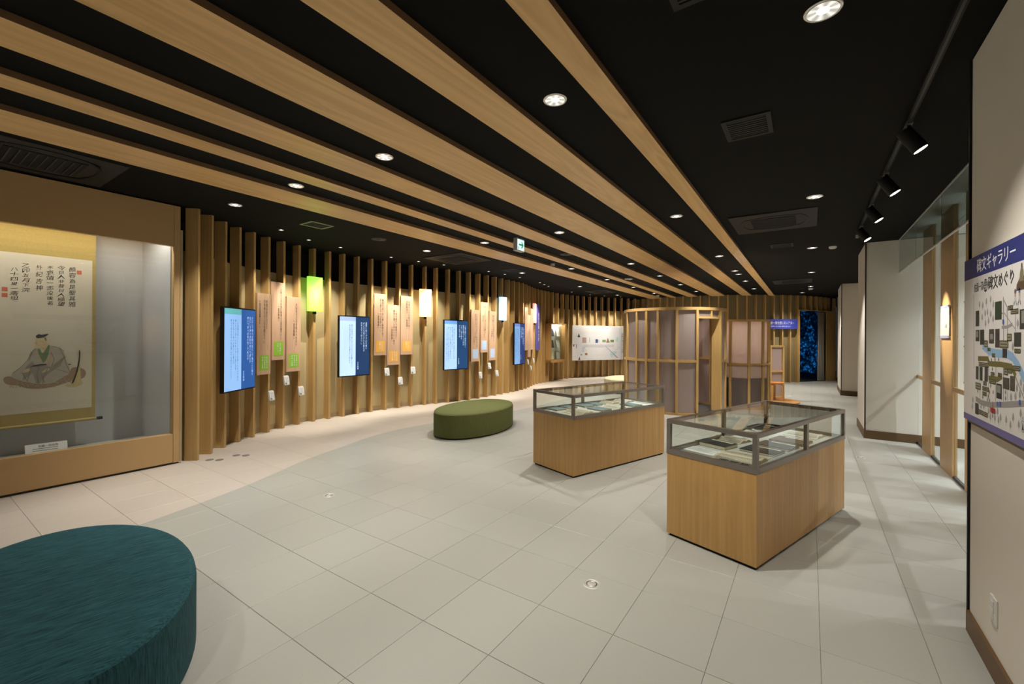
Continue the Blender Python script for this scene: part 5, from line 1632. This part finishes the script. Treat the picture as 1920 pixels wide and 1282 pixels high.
def cassette(x0, y0, x1, y1, lab, cx=None, col=M_vent):
    xm, ym = (x0 + x1) / 2, (y0 + y1) / 2
    z = zc(xm)
    t = thing('air_conditioner', (xm, ym, z), lab, 'air conditioner', 'ceiling air conditioners')
    mb = MB(); mb.box(x0, y0, z - .014, x1, y1, z + .004); mb.build('cover_panel', col, t, bevel=.004)
    w_, d_ = x1 - x0, y1 - y0
    mb = MB(); mb.box(xm - w_ * .26, ym - d_ * .26, z - .018, xm + w_ * .26, ym + d_ * .26, z - .013); mb.build('grille_recess', M_hole, t)
    for k in range(9):
        y = ym - d_ * .25 + d_ * .5 * (k + .5) / 9
        mb = MB(); mb.box(xm - w_ * .26, y - .005, z - .024, xm + w_ * .26, y + .005, z - .017); mb.build('grille_bar', M_darkgrey, t)
    # four curved outlet flaps
    for k in range(4):
        aa = k * PI / 2
        mb = MB()
        rr = w_ * .62
        c0 = (xm - math.cos(aa) * w_ * .25, ym - math.sin(aa) * d_ * .25)
        mb.arc(c0, rr, rr + .035, aa - .55, aa + .55, z - .019, z - .013, 10)
        mb.build('outlet_flap', M_blackm, t)


cassette(-.87, 6.13, .075, 7.17, 'ceiling air conditioner on the plain ceiling beyond the square vent', col=plain('ac_cover', (.022, .020, .018), .6, spec=.2))
cassette(-.83, 13.4, .05, 14.4, 'distant ceiling air conditioner near the theatre doorway')
cassette(-6.42, 13.75, -5.62, 14.65, 'ceiling air conditioner above the leaflet cabinet')
cassette(-6.43, 6.2, -5.41, 7.17, 'ceiling air conditioner above the orange boards')
cassette(-6.26, .35, -5.28, 1.34, 'ceiling air conditioner over the wall showcase')


def disc(name, x, y, r, h, mat, lab, cat, group=None, face=None):
    z = zc(x)
    t = thing(name, (x, y, z), lab, cat, group)
    mb = MB(); mb.lathe([(0.0005, z - h), (r * .75, z - h), (r * .96, z - h * .7), (r, z - .002), (r, z + .002)], x, y, 24); mb.build('housing', mat, t)
    mb = MB(); mb.lathe([(0.0005, z - h - .006), (r * .34, z - h - .004), (r * .36, z - h + .002)], x, y, 16); mb.build('sensor_cap', face or M_darkgrey, t)


disc('motion_sensor', .31, 8.95, .055, .035, M_plastic, 'white ceiling sensor past the track end by the white column', 'sensor', None, M_plastic)
disc('smoke_detector', .02, 16.1, .06, .05, M_plastic, 'white smoke detector on the plain ceiling before the theatre doorway', 'detector')
disc('smoke_detector', -4.67, 16.4, .06, .05, M_plastic, 'white smoke detector by the thin beam near the back wall', 'detector')
disc('ceiling_speaker', -4.04, 11.39, .13, .02, M_plastic, 'flat white round speaker beside the thin ceiling beam', 'speaker')
disc('motion_sensor', -4.56, 8.19, .05, .05, M_greyplastic, 'grey ceiling sensor past the exit sign', 'sensor')
disc('ceiling_speaker', -3.80, 7.35, .12, .012, M_darkgrey, 'dark round ceiling speaker past the exit sign', 'speaker')
disc('ceiling_speaker', -5.81, 4.62, .12, .012, M_darkgrey, 'dark round ceiling speaker above the slat wall near the lime lantern', 'speaker')

# exit sign hanging under the ceiling (px 957-974, y 445-470)
t = thing('exit_sign', (-3.84, 5.80, 2.936), 'small lit exit sign with green arrow fixed to the black ceiling between beams', 'exit sign')
er = Vector((0, 1, 0)); en = Vector((1, 0, 0))
aE = Vector((-3.80, 5.68, 0))
mb = MB(); slab(mb, aE, er, en, .21, 2.935, zc(-3.8), -.075, 0); mb.build('housing', plain('exit_housing', (.55, .53, .55), .5), t, bevel=.004)
mb = MB(); quad(mb, aE, er, Z, .008, 2.948, .202, 3.118, 0, .001, en); mb.build('lit_face', emit('exit_white', (.72, .95, .90), 1.15), t)
mb = MB()
gE = lambda pts: mb.add([aE + er * x + Z * (z + .300) + en * .0022 for x, z in pts], [tuple(range(len(pts)))])
gE([(.045, 2.722), (.15, 2.722), (.15, 2.748), (.045, 2.748)])
gE([(.105, 2.79), (.135, 2.79), (.185, 2.735), (.150, 2.735)])
gE([(.105, 2.68), (.150, 2.735), (.185, 2.735), (.135, 2.68)])
mb.build('green_arrow', emit('exit_green', (.0, .30, .18), .8), t)
mb = MB()
for q in ((.02, 2.955, .05, 3.0),):
    quad(mb, aE, er, Z, *q, 0, .002, en)
mb.build('pictogram', emit('exit_pale', (.35, .62, .60), .8), t)

# track with four spotlights
XT = .56
t = thing('lighting_track', (XT, 3, zc(XT)), 'long black lighting track along the right side of the ceiling', 'lighting track')
mb = MB(); mb.box(XT - .017, -2.8, zc(XT) - .030, XT + .017, 8.0, zc(XT)); mb.build('track_rail', M_blackm, t)
mb = MB(); mb.box(XT - .006, -2.8, zc(XT) - .0315, XT + .006, 8.0, zc(XT) - .029); mb.build('track_groove', plain('track_grey', (.03, .03, .03), .5), t)
mb = MB(); mb.tube((XT, 7.99, zc(XT) - .03), (XT, 7.99, zc(XT) - .07), .02, 12); mb.build('end_feed', M_greyplastic, t)
TL_ = ['first and biggest looking black spotlight on the track', 'second black spotlight along the track', 'third black spotlight along the track', 'last black spotlight, at the far end of the track']
for k, y in enumerate((4.02, 5.10, 6.19, 7.33)):
    z = zc(XT) - .03
    t = thing('track_spotlight', (XT, y, z), TL_[k], 'spotlight', 'black track spotlights')
    mb = MB(); mb.box(XT - .016, y - .05, z - .022, XT + .016, y + .05, z); mb.build('adapter', plain('adapter_grey', (.09, .09, .09), .35), t)
    mb = MB(); mb.tube((XT, y, z - .02), (XT, y, z - .08), .012, 10); mb.build('stem', M_blackm, t)
    d = (Vector((1.335, (4.06, 5.09, 6.12, 7.15)[k], 1.72)) - Vector((XT, y, z - .1))).normalized()
    p0 = Vector((XT, y, z - .10)) - d * .055; p1 = p0 + d * .17
    mb = MB(); mb.tube(p0, p1, .045, 24, r2=.047); mb.build('lamp_head', M_blackm, t)
    mb = MB(); mb.tube(p1 - d * .001, p1 + d * .0015, .040, 20); mb.build('lens', M_ledw, t)
    spot('track_lamp', p1 + d * .01, p1 + d * 2, P_TRACK, 26, .7, (1.0, .88, .68), .02, t)

# downlights of the room beyond the glazing
oproto = downlight_proto('outer_downlight', .085)
OUTP = [(3.0, 4.2), (3.0, 6.2), (3.0, 8.2), (3.0, 10.2), (4.2, 5.2), (4.2, 7.6), (4.2, 10.0), (4.2, 12.5)]
for i, (x, y) in enumerate(OUTP):
    o = oproto if i == 0 else copy_tree(oproto)
    o.location = (x, y, 3.099)
    XF[o] = Matrix.Translation(o.location)
    tag(o, 'white downlight beyond the glazing, %s along the row %s the posts' % (ORD[i % 4], 'closest to' if i < 4 else 'farther from'), 'downlight', 'downlights beyond the glazing')
    spot('outer_lamp', (x, y, 3.08), (x - .25, y, 0), P_OUT, 120, .5, (.96, .97, 1.0), .015, o)

# ================================================================== FLOOR FITTINGS
def outlet(x, y, r, lab):
    t = thing('floor_outlet', (x, y, 0), lab, 'floor outlet', 'round metal floor outlets')
    mb = MB(); mb.lathe([(r, 0), (r * .97, .003), (r * .80, .004), (r * .78, .0025), (r * .45, .0025), (r * .43, .0035), (.0005, .0035)], x, y, 32); mb.build('cover_ring', M_steel, t)
    mb = MB(); mb.lathe([(r * .62, .0026), (r * .60, .004), (r * .50, .004), (r * .48, .0026)], x, y, 24); mb.build('lid_groove', M_silver, t)


outlet(-1.14, 2.58, .058, 'round metal floor outlet on the open floor before the front display case')
outlet(-3.90, 2.52, .055, 'round metal floor outlet on the open floor near the inlay curve')
outlet(.56, 7.35, .055, 'round metal floor outlet near the wooden posts of the glazing')
outlet(-.45, 14.0, .055, 'round metal floor outlet on the far floor before the theatre')
for k, (x, y, lab) in enumerate(((-6.19, 2.41, 'pair of small grey discs on the floor beside the wall showcase'), (-6.14, 2.70, 'pair of small grey discs on the floor below the first screen'))):
    t = thing('floor_marker', (x, y, 0), lab, 'floor marker', 'grey floor discs')
    for s in (-1, 1):
        mb = MB()
        px_, py_ = x + s * .062 * .825, y + s * .062 * .565
        pts = [(px_ + .046 * math.cos(2 * PI * i / 20), py_ + .046 * math.sin(2 * PI * i / 20)) for i in range(20)]
        mb.prism(pts, .0, .002); mb.build('disc', plain('marker_grey', (.17, .16, .15), .6), t)
